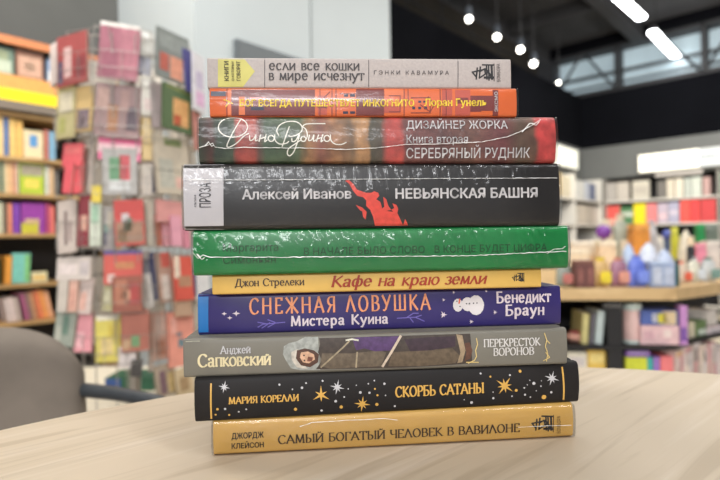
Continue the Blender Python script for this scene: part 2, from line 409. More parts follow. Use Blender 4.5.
    def seam(s, m, path, r=.00022, wob=.0003, seed=2):
        rnd = random.Random(seed); pts = []
        for (a, b) in zip(path, path[1:]):
            n = max(2, int(abs(b[0]-a[0])/3))
            for i in range(n):
                t = i/n; q = s.loc(a[0]+(b[0]-a[0])*t, a[1]+(b[1]-a[1])*t)
                z = min(max(q.y+rnd.uniform(-wob, wob), .0004), s.t-.0004)
                pts.append((min(max(q.x, s.x0), s.x1), s.yo(z)-.0017, z))
        mb = MB().tube(pts, [r*rnd.uniform(.5, 1.5) for _ in pts], 5)
        o = mb.build('film_seam', m, s.root); return o

PAPER = mat((226, 216, 196), .85, noise=.1, scale=900)
WHITE_INK = mat((200, 196, 192), .5, noise=.03, key='ink')
def z_at(y, D): return CAMZ+(239.6-y)*D/F
zb = [.75, z_at(412, .285), z_at(370.2, .285), z_at(333.4, .285), z_at(289.6, .297), z_at(271.4, .290), z_at(228, .287), z_at(163.5, .285), z_at(116.8, .285), z_at(88.1, .285), z_at(58.3, .286)]
SEAM = mat((235, 235, 232), .2, noise=.05, key='seam')

# 1 bottom: ochre paperback in film
OCH = mat((190, 150, 78), .42, coat=.2, noise=.05)
b = Book('book', 'ochre yellow paperback in clear film at the very bottom of the tall stack', 213.3, 572.6, .285, 5.3, zb[0]+.0002, zb[1], .135, cover=OCH, bulge=.0012, edge=.0014)
BROWN = mat((62, 44, 28), .5, noise=.05); BLK = mat((26, 24, 26), .5, noise=.05)
t = MB(); b.text(t, stroke_text('САМЫЙ БОГАТЫЙ ЧЕЛОВЕК В ВАВИЛОНЕ', W=.11, mn=.06), BROWN, 278, 519, 442.5, 431.3, 8.6); t.build('title_lettering', None, b.root)
t = MB(); b.text(t, font_text('ДЖОРДЖ', .02), BLK, 232, 264, 437.8, 436.6, 6.0); b.text(t, font_text('КЛЕЙСОН', .02), BLK, 232, 264, 448, 446.3, 5.6); t.build('author_lettering', None, b.root)
def boom(b, ox, oy, k, m, m2):
    b.line(m, 1.5*k, [(ox, oy+8*k), (ox+4*k, oy+13*k), (ox+5*k, oy+4*k), (ox+4*k, oy+15*k)], [(ox+1*k, oy+8*k), (ox+10*k, oy+6*k)], [(ox+8*k, oy+3*k), (ox+7*k, oy+14*k), (ox+13*k, oy+10*k), (ox+12*k, oy+5*k), (ox+7*k, oy+8*k)],
           [(ox+14*k, oy+2*k), (ox+14.5*k, oy+15*k)], [(ox+16*k, oy+1*k), (ox+16.5*k, oy+16*k)], [(ox+10*k, oy+1*k), (ox+21*k, oy+1.2*k)])
    b.line(m, 2.2*k, [(ox+13*k, oy+5*k), (ox+20*k, oy+14*k)], [(ox+19*k, oy+2*k), (ox+19.5*k, oy+15*k)], [(ox+12*k, oy+13.5*k), (ox+21*k, oy+13.5*k)])
    b.line(m2, .8*k, [(ox+21.5*k, oy), (ox+21.5*k, oy+17*k)])
boom(b, 531, 414.5, 1.0, BLK, BROWN)
t = MB(); b.text(t, font_text('БОМБОРА'), BROWN, 559.5, 559.5, 432.5, 415, 3.6, rot=1); t.build('publisher_lettering', None, b.root)
b.finish(); b.film(film_mat('clear_film', .6, .1, .25), .0005, 11, 30, 120, 40)
b.seam(SEAM, [(516, 425.5), (545, 424), (572, 423.5)], .00012, .00004)
b.seam(SEAM, [(300, 425), (312, 421), (345, 419), (385, 417), (400, 419)], .00013, .0001)

# 2 black hardback with stars
CH = mat((27, 24, 24), .6, noise=.08, key='ch', spec=.3); GOLD = mat((206, 160, 78), .38, noise=.06, key='gold'); SIL = mat((186, 184, 186), .4, noise=.05, key='silver')
b = Book('book', 'black hardback with gold and silver stars on its spine, second from the bottom', 194.7, 578.2, .285, 6.4, zb[1], zb[2], .142, cover=CH, hard=True, bulge=.0016, edge=.0012)
t = MB(); b.text(t, stroke_text('МАРИЯ КОРЕЛЛИ', W=.13, mn=.08), GOLD, 229, 299, 403, 399.5, 6.6); t.build('author_lettering', None, b.root)
t = MB(); b.text(t, stroke_text('СКОРБЬ САТАНЫ', W=.14, mn=.07), GOLD, 394.5, 483, 396.2, 391.5, 9.8); t.build('title_lettering', None, b.root)
b.line(GOLD, 1.6, [(211.3, 383.5), (211.5, 418)], [(561.5, 367), (563, 399)])
b.star(SIL, 224.5, 386.5, 6); b.star(GOLD, 321, 394, 9.5, 6, .5); b.star(SIL, 337, 386.5, 7.5); b.star(GOLD, 362, 403.3, 8.5, 8, .1); b.star(GOLD, 503.5, 385, 10, 8, .6); b.star(SIL, 550.5, 377.5, 7.5, 8, .3)
b.dots(SIL, (225.5, 408, 1.2), (246.5, 408.5, .9), (239, 411, .9), (279.5, 384, 1.1), (292.5, 388.5, .8), (302, 387, 1.3), (306, 382.5, .9), (322.5, 380.3, 1), (335.5, 400.3, 1.4), (344, 396, .9), (321.5, 410, 1.2), (360, 391.5, 1.4), (369, 391.8, 1.2), (368, 383, .8), (384, 383, 1.2), (374, 380, .8), (348, 388, .7), (356, 384.5, .6), (385, 394.5, .7), (394.5, 405.6, 1.1), (480, 373, 1), (471, 402, 1.5), (463.5, 399, .6), (492.5, 397.5, 1.2), (509, 374.5, 1), (532.5, 382.5, 1.6), (539.5, 385.3, .8), (550, 391.5, 1.2), (523, 387, .9), (524, 394, 1.1), (529.5, 396.5, .8), (511, 395.5, .9), (526, 384, .6), (528.5, 379.5, .6), (535, 390, .6), (492, 391.2, .6), (540, 380, .5))
b.dots(GOLD, (218, 408.3, 1.3), (216, 414, 1), (229.5, 414.3, 1.1), (295.5, 408.5, 1.7), (341, 406.3, 1.7), (376.5, 403.7, 1.7), (374.5, 388, 1), (377, 394.3, 1.1), (519.3, 370.7, 1.5), (515, 389.5, 1.5), (543, 396.5, 2.4), (489.5, 376, 1))
b.finish()

# 3 grey hardback with a reclining portrait
GR = mat((112, 108, 98), .5, noise=.05); CREAM = mat((214, 200, 160), .5, key='cr')
b = Book('book', 'grey-green hardback with a lying portrait on the spine, resting on the black starry book', 183.4, 566.9, .2845, 4.6, zb[2], zb[3], .140, cover=GR, hard=True, bulge=.0008)
t = MB(); b.text(t, stroke_text('Анджей', W=.09, mn=.07, serif=.1), SIL, 220, 251, 353.4, 352.6, 7.5)
b.text(t, stroke_text('Сапковский'.replace('с', 'с'), W=.12, mn=.08, caps=1), CREAM, 198, 271.5, 366.3, 364.3, 12.5); t.build('author_lettering', None, b.root)
t = MB(); b.text(t, stroke_text('ПЕРЕКРЕСТОК', W=.11, mn=.07), WHITE_INK, 483, 540, 346.8, 344.5, 7.2); b.text(t, stroke_text('ВОРОНОВ', W=.11, mn=.07), WHITE_INK, 493, 533.5, 355.6, 353.6, 7.2); t.build('title_lettering', None, b.root)
pa = lambda c, **k: mat(c, .5, noise=.25, scale=400, key='paint', **k)
b.poly(pa((150, 152, 146)), [(284, 346), (289, 343), (297, 341), (305, 337), (318, 337), (320, 370), (300, 370), (291, 368), (286, 360), (283, 354)])
b.poly(pa((62, 52, 46)), [(319, 338), (360, 337), (378, 336), (407, 335.5), (470, 333.5), (472, 363), (440, 365.5), (400, 367.5), (350, 368.5), (316, 369), (322, 360), (318, 352), (320, 344)])
b.poly(pa((96, 84, 70)), [(322, 353), (352, 353), (380, 350), (386, 352), (381, 366), (330, 368.5), (320, 366)])
b.poly(pa((74, 48, 92)), [(352, 338), (360, 337), (402, 336), (392, 350), (375, 351), (364, 348), (356, 350)])
b.poly(pa((92, 78, 62)), [(392, 352), (420, 350), (452, 348), (460, 356), (455, 363), (420, 366), (388, 366)])
b.poly(pa((52, 36, 46)), [(404, 339), (430, 337), (455, 336), (455, 346), (430, 350), (410, 351)])
b.poly(pa((150, 130, 104)), [(456, 334), (462, 335), (465, 350), (462, 362), (457, 363), (460, 352)])
b.poly(pa((92, 60, 46)), [(464, 343), (469, 342), (472, 350), (470, 358), (464, 361), (466, 352)])
b.poly(pa((186, 178, 166)), [(291, 352), (297, 349), (305, 350), (304, 364), (308, 369), (297, 367), (292, 360)])
b.poly(pa((74, 48, 38)), [(297, 350), (305, 348), (314, 350), (319, 354), (318, 362), (310, 367), (301, 365), (296, 358)])
b.poly(pa((196, 156, 128)), [(301, 352), (308, 351), (314, 354), (315, 359), (309, 363), (303, 362), (300, 357)])
b.poly(pa((120, 74, 60)), [(308, 356), (313, 357), (312, 361), (307, 361)])
b.dots(pa((50, 34, 30)), (304, 355, .9), (304.5, 360, .9))
b.line(pa((150, 136, 112)), 1.6, [(321, 367), (332, 357), (343, 347), (349, 341)], [(357, 352), (356, 367)]); b.line(pa((200, 196, 180)), 1.6, [(346, 340), (352, 339), (358, 340)])
b.line(pa((196, 178, 158)), 2.4, [(400.5, 336), (382.5, 366)])
b.line(mat((206, 180, 118), .5, key='orn'), .9, [(544, 333), (546, 340), (544.5, 346), (547, 353), (546, 361)], [(543, 360.5), (549, 357), (545, 352)], [(546, 340), (549, 343)], [(468, 363), (474, 360), (476, 356), (475, 350), (477, 344), (476, 338)], [(466, 362), (478, 362)])
b.line(pa((150, 146, 130)), .8, [(183.6, 368.5), (566, 363.2)][:0] or [(186, 341.5), (200, 341)])
b.finish()

# 4 indigo hardback
IND = mat((38, 27, 92), .42, noise=.07, coat=.15); CY = mat((12, 102, 168), .4, noise=.05, key='cy'); OR = mat((216, 140, 100), .5, noise=.12, scale=500, key='or'); LAV = mat((208, 194, 200), .5, key='lav'); LB = mat((104, 92, 168), .5, key='lb')
b = Book('book', 'dark indigo book with a bright blue left end and a snowman on its spine', 198, 560.5, .297, 4.6, zb[3], zb[4], .132, cover=IND, hard=True, bulge=.0008, edge=.0012)
b.rect(CY, (197, 208.6, 292, 336.5))
t = MB(); b.text(t, stroke_text('СНЕЖНАЯ ЛОВУШКА', W=.12, mn=.06, serif=0, track=.24), OR, 249.5, 430.5, 313.2, 309.3, 15.2); b.text(t, stroke_text('Мистера Куина', W=.07, mn=.12, serif=0, track=.12), LAV, 291, 388, 326.6, 322, 9.6, ); t.build('title_lettering', None, b.root)
t = MB(); b.text(t, stroke_text('Бенедикт', W=.1, mn=.1, serif=.03, track=.1), LAV, 496, 550.5, 302.8, 301, 10.3); b.text(t, stroke_text('Браун', W=.1, mn=.1, serif=.03, track=.1), LAV, 505, 543.5, 315.5, 314, 10); t.build('author_lettering', None, b.root)
for x, y, r in ((224.5, 313.5, 2.8), (230, 317.6, 2.8), (236.5, 313.2, 4)): b.star(LAV, x, y, r, 4, 0, .3)
for x, y, r in ((443, 314.5, 4), (494.5, 312, 2.6), (471, 321.5, 2.6), (453.5, 292.3, 1.8), (443.3, 299.7, 2), (486, 291, 1.8)): b.star(LAV, x, y, r, 6, 0, .22)
b.line(LB, 1, [(258, 327), (263, 324), (285, 322)], [(258, 322), (266, 323.5)], [(262, 328), (270, 322.5)], [(268, 327), (276, 322.5)], [(268, 319.5), (275, 322)], [(397, 318), (415, 317), (424, 321)], [(407, 317), (413, 313), (418, 313)], [(415, 317), (421, 315)], [(410, 318), (413, 322)])
SN = mat((204, 198, 198), .6, key='snow')
b.poly(SN, [(457.5+5*math.cos(a*.5), 305+6.5*math.sin(a*.5)) for a in range(13)], [(467+6*math.cos(a*.5), 304+7*math.sin(a*.5)) for a in range(13)], [(475.5+8*math.cos(a*.5), 305+10*math.sin(a*.5)) for a in range(13)])
b.line(mat((214, 96, 60), .5), 1.6, [(459.3, 299), (458.6, 303)]); b.dots(BLK, (456.5, 301, .7), (459.5, 306.2, .7), (466, 303.5, .7), (469, 303.2, .7), (473, 303, .7), (476.5, 302.8, .7))
b.finish()

# 5 slim yellow paperback
YE = mat((208, 168, 86), .42, noise=.05, key='ye')
b = Book('book', 'slim yellow paperback with a red italic title, under the green book', 212.2, 541.3, .290, 4.6, zb[4], zb[5], .13, cover=YE, bulge=.0003)
t = MB(); b.text(t, stroke_text('Кафе на краю земли', W=.11, mn=.06, serif=.05, track=.03), mat((150, 48, 28), .5, key='rt'), 331, 485.5, 287.3, 282.8, 10.8, shear=.25); t.build('title_lettering', None, b.root)
t = MB(); b.text(t, stroke_text('Джон Стрелеки', W=.1, mn=.06), BROWN, 235, 304.5, 286.6, 284.6, 7.2); t.build('author_lettering', None, b.root)
boom(b, 512, 272.8, .55, BLK, BLK); b.finish()

# 6 green book in film
GN = mat((10, 118, 56), .38, noise=.1, scale=30); DG = mat((8, 66, 30), .5, key='dg')
b = Book('book', 'bright green book sealed in crinkled clear film, above the slim yellow paperback', 193.5, 567.8, .286, 4.8, zb[5], zb[6], .138, cover=GN, hard=True, bulge=.001, edge=.0012)
t = MB(); b.text(t, font_text('В НАЧАЛЕ БЫЛО СЛОВО - В КОНЦЕ БУДЕТ ЦИФРА', 0), DG, 304, 546, 255.5, 250.5, 7.6); t.build('title_lettering', None, b.root)
t = MB(); b.text(t, font_text('Маргарита', 0), DG, 223.5, 278.5, 251.8, 250.6, 8); b.text(t, font_text('Симоньян', 0), DG, 223.5, 276, 264, 263, 8); t.build('author_lettering', None, b.root)
b.film(film_mat('clear_film', .7, .14, .5, 1), .0009, 5, 120, 140, 260)
b.seam(SEAM, [(194, 253), (199, 258), (204, 255), (210, 257), (260, 257), (300, 257), (360, 256.5), (430, 256), (470, 255.5), (500, 254), (540, 252), (567, 251)], .0002, .0002)
b.seam(SEAM, [(198, 254), (203, 260), (208, 256)], .0003, .0004, 5); b.seam(SEAM, [(545, 254), (552, 249), (560, 248), (566, 245)], .00015, .0004, 6)

# 7 thick black book in film
BK = mat((30, 27, 26), .4, noise=.1); WP = mat((186, 182, 184), .5, noise=.04, key='wp')
b = Book('book', 'thickest book of the stack, black with white left end and red flame', 183.7, 559, .285, 4.9, zb[6], zb[7], .145, cover=BK, bulge=.0012, hard=True, edge=.0014)
b.rect(WP, (182.5, 223.8, 163.5, 229.5))
WI = mat((208, 204, 204), .5, key='wi')
t = MB(); b.text(t, font_text('Алексей Иванов', .026), WI, 242.5, 351.3, 199.6, 198.5, 10); t.build('author_lettering', None, b.root)
t = MB(); b.text(t, font_text('НЕВЬЯНСКАЯ БАШНЯ', .028), WI, 395, 536.5, 199, 197.3, 9.8); t.build('title_lettering', None, b.root)
t = MB(); b.text(t, font_text('ПРОЗА', .0), BLK, 211.5, 211.5, 207.5, 183, 11.5, rot=1); b.text(t, font_text('АЛЬПИНА'), BLK, 197, 197, 207.5, 195, 2, rot=1); t.build('publisher_lettering', None, b.root)
RD = mat((214, 70, 56), .5, noise=.15, scale=300, key='rd')
b.poly(RD, [(345, 180.8), (349, 180.3), (353, 184), (357, 190), (353, 191), (349, 184)], [(357, 190), (366, 193), (371, 193), (374, 191.5), (378, 193), (379, 196), (376, 199.5), (366, 200.5), (363, 197.5), (357, 196), (353, 191)],
       [(366, 200.5), (376, 199.5), (380, 202), (382, 208.5), (386, 211), (393, 212), (397, 213), (400, 219), (403, 225.5), (375, 225.8), (373, 217), (370, 210), (366, 206)], [(382, 208.5), (384, 207), (383, 197), (386, 199.5), (388, 206), (391, 210), (386, 211)],
       [(391, 210), (394, 208), (392, 203.5), (396, 205), (398, 209), (397, 213), (393, 212)], [(403, 225.5), (405, 219), (407, 223), (408, 225.3)], [(355.5, 205), (362, 207.5), (366.5, 212), (365, 213), (360, 210.5)], [(362, 211), (366.5, 212), (365.5, 219.5), (363, 217)])
b.finish(); b.film(film_mat('clear_film', .5, .14, .4, 1), .0010, 8, 260, 60, 160, 1.3)
b.seam(SEAM, [(185, 180), (240, 180.5), (330, 180), (440, 179), (558, 178.5)], .00012, .00005)

# 8 painted hardback in film
st = [(200, (50, 56, 44)), (212, (66, 38, 36)), (216, (44, 56, 46)), (232, (52, 62, 48)), (236, (128, 52, 46)), (254, (134, 58, 48)), (259, (74, 50, 44)), (264, (52, 68, 48)), (298, (60, 72, 50)), (306, (128, 92, 60)), (318, (104, 62, 52)), (330, (132, 92, 62)), (348, (94, 74, 56)), (354, (146, 110, 76)), (364, (140, 104, 70)), (367, (62, 58, 48)), (377, (70, 60, 50)), (384, (148, 58, 54)), (398, (150, 60, 54)), (402, (92, 52, 50)), (440, (84, 50, 48)), (470, (92, 62, 54)), (500, (90, 46, 48)), (518, (74, 58, 48)), (533, (84, 62, 52)), (538, (158, 56, 56)), (556, (156, 58, 56))]
b = Book('book', 'hardback with a mottled green and red painted spine and a white signature', 199.2, 555, .285, 3.9, zb[7], zb[8], .14, hard=True, bulge=.0016, edge=.0016)
art = band_mat([((x-200)/356, tuple(min(255, v*1.18) for v in c)) for x, c in st], b.x0, b.x1); b.cover.data.materials[0] = art
t = MB(); b.text(t, font_text('ДИЗАЙНЕР ЖОРКА', .008), WI, 406, 506.8, 129.3, 129.3, 8.3); b.text(t, font_text('Книга вторая', .006), WI, 406, 467, 143.6, 143.6, 8); b.text(t, font_text('СЕРЕБРЯНЫЙ РУДНИК', .008), WI, 406, 529, 158.3, 158.1, 9.8); t.build('title_lettering', None, b.root)
sg = []
def cur(pts, n=5):
    out = []
    for i in range(len(pts)-1):
        p0 = pts[max(i-1, 0)]; p1 = pts[i]; p2 = pts[i+1]; p3 = pts[min(i+2, len(pts)-1)]
        for k in range(n):
            u = k/n; out.append(tuple(.5*((2*p1[j])+(-p0[j]+p2[j])*u+(2*p0[j]-5*p1[j]+4*p2[j]-p3[j])*u*u+(-p0[j]+3*p1[j]-3*p2[j]+p3[j])*u**3) for j in (0, 1)))
    return out+[pts[-1]]
sig = [cur([(233.4+14.6*math.cos(a*.45), 127.6+10.1*math.sin(a*.45)) for a in range(15)], 2), cur([(241.5, 118.5), (235, 130), (229, 142), (227.6, 147), (231, 147.3), (238, 143), (244, 137), (249, 134)]),
 cur([(250, 136), (250.6, 141), (254, 139.5), (256.3, 135.5), (255.8, 141), (258.5, 140.5)]), cur([(261, 135.5), (259.5, 142)]), cur([(260, 139.5), (265, 138)]), cur([(266.5, 135), (265, 142), (267.5, 140.5)]),
 cur([(271.5+3*math.cos(a), 139+3*math.sin(a)) for a in range(7)]), cur([(275, 135.5), (275.5, 141), (280, 144.5), (286, 144), (289, 142)]),
 cur([(289.5, 127), (286, 137), (282.5, 147)]), cur([(279, 136), (277, 131), (280, 125.5), (287, 122), (296, 122), (301.5, 126), (302, 131), (298, 135), (292, 137), (289, 136.5)]),
 cur([(292, 139), (292.5, 142), (296, 141), (299.5, 135), (297.5, 143), (294, 152), (290, 156), (287.5, 154), (289, 149), (296, 144), (301, 140.5)]),
 cur([(303.5+2.5*math.cos(a), 139.5+2.5*math.sin(a)) for a in range(7)]), cur([(305.5, 141), (307.5, 136), (306, 130), (303, 127), (306, 124.5), (314, 124), (325, 124)]),
 cur([(309.5, 135.5), (308.8, 141), (312, 140), (314, 135.5), (313.5, 141.5), (316, 140.5)]), cur([(318.5, 135.5), (316.5, 142)]), cur([(317, 139.5), (322, 138)]), cur([(323, 135), (321, 142), (323, 141)]),
 cur([(327+3*math.cos(a), 139+3*math.sin(a)) for a in range(7)]), cur([(330.3, 135.5), (331, 141), (335, 144.5), (341, 145), (346, 143)])]
b.line(mat((226, 222, 210), .5, key='sig'), 1.1, *sig)
b.finish('signature_lettering'); b.film(film_mat('clear_film', .45, .2, .35, 1), .0006, 21, 22, 300, 20, 1.2)
b.seam(SEAM, [(200, 149), (208, 146.5), (214, 144.5), (216, 148), (226, 149.5), (244, 148.5), (300, 149), (345, 150.5), (375, 149), (405, 145.5), (440, 145), (480, 143), (505, 138), (520, 132), (532, 125), (543, 117.8)], .00018, .00012)
b.seam(SEAM, [(520, 133), (528, 124), (534, 126), (541, 119)], .0003, .0003, 9); b.seam(SEAM, [(206, 147), (210, 143), (213, 147), (217, 145)], .00025, .0003, 4)

# 9 orange paperback with linework
ORG = mat((206, 98, 50), .36, coat=.3, noise=.05); MAR = mat((110, 42, 40), .4, key='mar', coat=.3); NV = mat((36, 34, 60), .4, key='nv', coat=.3); PK = mat((176, 78, 62), .4, key='pk', coat=.3); YL = mat((236, 204, 56), .5, key='yl'); LT = mat((214, 112, 66), .4, key='lt')
b = Book('book', 'thin orange and maroon paperback with yellow lettering, second from the top of the stack', 209.7, 516.5, .285, 3.3, zb[8], zb[9], .125, cover=ORG, bulge=.0006)
b.rect(MAR, (231.5, 315, 89.5, 116), (356, 384, 89, 116), (480.5, 493, 96, 111)); b.rect(NV, (211, 226, 91.5, 96.5))
b.rect(LT, (239, 245, 97, 115), (228, 231.5, 88.5, 117), (384.5, 404, 89, 96)); b.rect(PK, (250, 266, 97, 100), (318, 327, 96, 115), (384, 400, 106, 113), (442, 452, 89, 116), (455, 470, 90, 116))
b.rect(MAR, (456, 468, 98, 104), (470, 481, 96, 112), (492.5, 498, 90, 116)); b.rect(NV, (344, 348, 94.5, 97), (350, 355, 94.5, 97), (343, 348, 111.5, 114), (350, 355, 111.5, 114), (251, 264, 107, 110.5), (418, 421, 101, 103), (423, 426, 101, 103), (412, 415, 107, 109.5), (418, 421, 107, 109.5), (424, 427, 107, 109.5))
b.line(MAR, .8, [(247, 97), (265, 97), (265, 112), (247, 112)], [(320, 89), (320, 116)], [(332, 89), (332, 116)], [(336, 89), (336, 116)], [(322, 100), (330, 92)], [(340, 94), (356, 94)], [(362, 96), (372, 100), (384, 95)], [(362, 106), (374, 108), (384, 112)], [(389, 96), (400, 96), (400, 112), (389, 112)], [(404, 89), (404, 116)], [(408, 89), (408, 105)], [(411, 98), (430, 98), (430, 113), (411, 113)], [(440, 89), (440, 116)], [(446, 89), (446, 116)], [(420, 105), (430, 112), (434, 105), (428, 97)], [(227, 88.5), (227, 116)], [(235, 95), (250, 92), (300, 97)], [(318, 102), (327, 102)], [(318, 108), (327, 108)])
b.line(YL, .9, [(224, 100), (230, 102), (226, 107)], [(231, 103), (233, 104)])
t = MB(); b.text(t, font_text('БОГ ВСЕГДА ПУТЕШЕСТВУЕТ ИНКОГНИТО', .03), YL, 240, 414, 106.8, 106.6, 6.8); t.build('title_lettering', None, b.root)
t = MB(); b.text(t, font_text('Лоран Гунель', .028), YL, 424, 486, 106.4, 106.2, 7.2); t.build('author_lettering', None, b.root)
t = MB(); b.text(t, font_text('ЭКСМО', .01), WI, 497.5, 497.5, 112, 92, 3.2, rot=1); t.build('publisher_lettering', None, b.root)
b.finish(); b.film(film_mat('clear_film', .18, .12, .2, 1), .0003, 31, 25, 260, 10)

# 10 top: beige paperback
BE = mat((172, 162, 158), .6, noise=.07, scale=700); PYE = mat((190, 182, 98), .55, key='pye'); INK = mat((52, 46, 48), .55, key='ink2')
b = Book('book', 'beige paperback with a pale yellow arrow at its left end, on top of the stack', 207.2, 511, .286, 3.4, zb[9], zb[10], .12, cover=BE, bulge=.0003)
b.poly(PYE, [(218, 57.2), (243, 57.5), (255, 71.5), (243, 87), (218, 87)])
b.line(INK, .7, [(264.8, 57.5), (264.8, 87.5)], [(368.7, 58), (368.7, 88)], [(457.9, 58.5), (457.9, 88)])
t = MB(); b.text(t, stroke_text('если все кошки', W=.09, mn=.06, serif=.05, track=.06), INK, 269, 359.5, 70, 70.5, 9.4); b.text(t, stroke_text('в мире исчезнут', W=.09, mn=.06, serif=.05, track=.06), INK, 269, 364.6, 80, 80.4, 9.4); t.build('title_lettering', None, b.root)
t = MB(); b.text(t, font_text('ГЭНКИ КАВАМУРА', 0, 1.5), INK, 374, 448.7, 74.6, 75.2, 4); t.build('author_lettering', None, b.root)
t = MB()
for x, s_, y0, y1, c in ((229, 'КНИГИ,', 81, 61.5, 4.4), (234.3, 'О КОТОРЫХ', 81, 61.5, 2.4), (240.7, 'ГОВОРЯТ', 81, 61.5, 3.8)): b.text(t, font_text(s_, .01), INK, x, x, y0, y1, c, rot=1)
t.build('arrow_lettering', None, b.root)
boom(b, 472, 64, 1.02, BLK, INK); t = MB(); b.text(t, font_text('БОМБОРА'), INK, 500, 500, 82, 64, 3.4, rot=1); t.build('publisher_lettering', None, b.root); b.finish()
# ---------------------------------------------------------------- café table, chair
TOPWOOD = wood_mat((218, 204, 186), (208, 192, 170), math.radians(-41), 1.0, .5)
DKM = mat((44, 44, 48), .4, metal=.3, noise=.05)
tb = tag(empty('round_table', (.1086, -.0053, 0)), 'round pale oak table carrying the tall stack of books', 'table')
R_ = .468; pr = [(0.001, .722), (R_-.012, .722), (R_-.002, .726), (R_, .73), (R_, .744), (R_-.0015, .7485), (R_-.004, .75), (.001, .75)]
MB().lathe(pr, 128).build('tabletop', TOPWOOD, tb, smooth=True)
MB().tube([(0, 0, .03), (0, 0, .721)], .035, 20).build('leg', DKM, tb, smooth=True)
MB().lathe([(.25, .0), (.26, .006), (.25, .014), (.06, .03), (.04, .035)], 40).build('base', DKM, tb, smooth=True)

FAB = mat((124, 114, 104), .95, noise=.14, scale=14, bump=.3); FAB2 = FAB
CR = math.radians(58); CP = Vector((-.563, .572, 0))
ch = tag(empty('armchair', CP, (0, 0, CR)), 'grey-brown upholstered chair with a rounded back, beyond the left edge of the table', 'chair')
# local: -y is the way the chair faces.  shell back, rounded top corners
def backshell():
    mb = MB(); nx, nz = 40, 16; w = .27; rr = .10
    for side in (0, 1):
        vs = []
        for i in range(nx+1):
            u = -math.cos(math.pi*i/nx); ex = max(0, abs(u)*w-(w-rr))
            top = .745-rr+math.sqrt(max(0, rr*rr-ex*ex))
            for j in range(nz+1):
                v = math.sin(math.pi/2*j/nz); z = .42+(top-.42)*v
                e = (max(0, abs(u)-.86)/.14)**2*.026; et = max(0, (v-.9)/.1)**2*.026
                y = .0+.07*(1-u*u)+.02*v; th = max(.004, .034-max(e, et))
                vs.append((u*w, y+(th if side else -th), z))
        mb.add(vs, [(i*(nz+1)+j, (i+1)*(nz+1)+j, (i+1)*(nz+1)+j+1, i*(nz+1)+j+1) for i in range(nx) for j in range(nz)])
    n = (nx+1)*(nz+1)
    for i in range(nx):
        for j in (0, nz): mb.f.append([i*(nz+1)+j, (i+1)*(nz+1)+j, n+(i+1)*(nz+1)+j, n+i*(nz+1)+j]); mb.mi.append(0)
    for j in range(nz):
        for i in (0, nx): mb.f.append([i*(nz+1)+j, i*(nz+1)+j+1, n+i*(nz+1)+j+1, n+i*(nz+1)+j]); mb.mi.append(0)
    return mb
backshell().build('backrest', FAB, ch, smooth=True)
MB().box(-.23, .23, -.36, .06, .38, .455, bev=.03).build('seat', FAB2, ch, smooth=True)
for sx in (-1, 1):
    for y0, y1 in ((-.30, -.34), (.03, .08)):
        MB().tube([(sx*.2, y0, .38), (sx*.23, y1, 0)], [.014, .01], 10).build('leg', DKM, ch, smooth=True)
    MB().tube([(sx*.262, .01, .640), (sx*.272, -.06, .642), (sx*.28, -.15, .642), (sx*.28, -.24, .63), (sx*.265, -.28, .59), (sx*.222, -.30, .42)], [.011, .0105, .009, .008, .008, .008], 10).build('armrest', mat((58, 62, 66), .4, noise=.05), ch, smooth=True)

# ---------------------------------------------------------------- room shell
def sm(name, mb, m, **k): return struct(mb.build(name, m, **k))
FL = mat((196, 184, 164), .5, noise=.06, scale=3)
fl = MB().box(-4.5, 6.5, -4, 9, -.05, 0); sm('floor', fl, FL)
CEIL = mat((62, 62, 64), .8, noise=.15, scale=2); DARK = mat((24, 25, 28), .7, noise=.1, scale=3); BEAM = mat((46, 46, 48), .7, noise=.1)
sm('ceiling', MB().box(-4.5, 6.5, -4, 9, 3.3, 3.4), CEIL)
ML, MR, MN = WL.M(), WR.M(), WN.M()
GWALL = mat((84, 84, 82), .8, noise=.12, scale=2)
w = MB().box(-1.9, .62, .30, .36, 0, 3.3, None, ML).box(-1.9, .62, .0, .30, 1.95, 3.3, None, ML)
sm('wall_left', w, GWALL)
# white corner pier
K = Wall(-.779, 2.5, .682, .731); MK = K.M()
WHT = mat((176, 184, 187), .55, noise=.03, scale=2); WHC = mat((212, 210, 200), .55, noise=.03, scale=2)
pier = MB().box(0, K.hit(390, 30)[0], .0, .90, 0, 3.3, WHT, MK)
sm('wall_middle', pier, None); js = K.hit(310.5, 20)[0]
tr = MB()
tr.box(js-.004, js+.004, -.004, .0, 0, 3.3, None, MK); sm('trim_1', tr, mat((120, 126, 128), .6, noise=.03))
# dark cabinet panel on the right face of the pier
s0, zt = K.hit(236.3, 38.5, .03)
dk = tag(empty('wall_cabinet', K.pt(s0, 0, 1.15), (0, 0, K.rotz)), 'dark grey flat cabinet on the white pier behind the book stack', 'cabinet')
MB().box(0, .95, -.03, -.0005, 0, zt-1.15, None).build('body', mat((88, 94, 98), .6, noise=.05), dk)
MB().box(.01, .94, -.036, -.03, .01, zt-1.16, None).build('door', mat((96, 102, 106), .6, noise=.05), dk)

# back walls
UP = mat((12, 13, 17), .9, noise=.15, scale=2, key='up', spec=.05); BRN = mat((46, 43, 39), .9, noise=.12, scale=3, key='brn', spec=.05); FAS = mat((96, 98, 96), .6, noise=.06, scale=3)
w = MB().box(-4.05, .0, .32, .40, 0, 2.6, UP, MN).box(-4.05, 0, .0, .32, 1.95, 2.60, UP, MN).box(-4.05, -.39, .385, .45, 2.60, 3.3, BRN, MN)
sm('wall_back', w, None)
zw0, zw1 = 2.60, 3.16
w = MB().box(-.39, 4.2, .32, .40, 0, 3.3, UP, MR).box(-.39, 4.2, 0, .32, 1.95, zw0, UP, MR).box(-.39, 4.2, 0, .32, zw1, 3.3, UP, MR)
sm('wall_right', w, None)
sm('trim_2', MB().box(.0, 4.2, -.012, .30, 1.56, 1.95, None, MR), FAS)
sm('trim_3', MB().box(-3.2, .0, -.012, .30, 1.56, 1.95, None, MN), FAS)
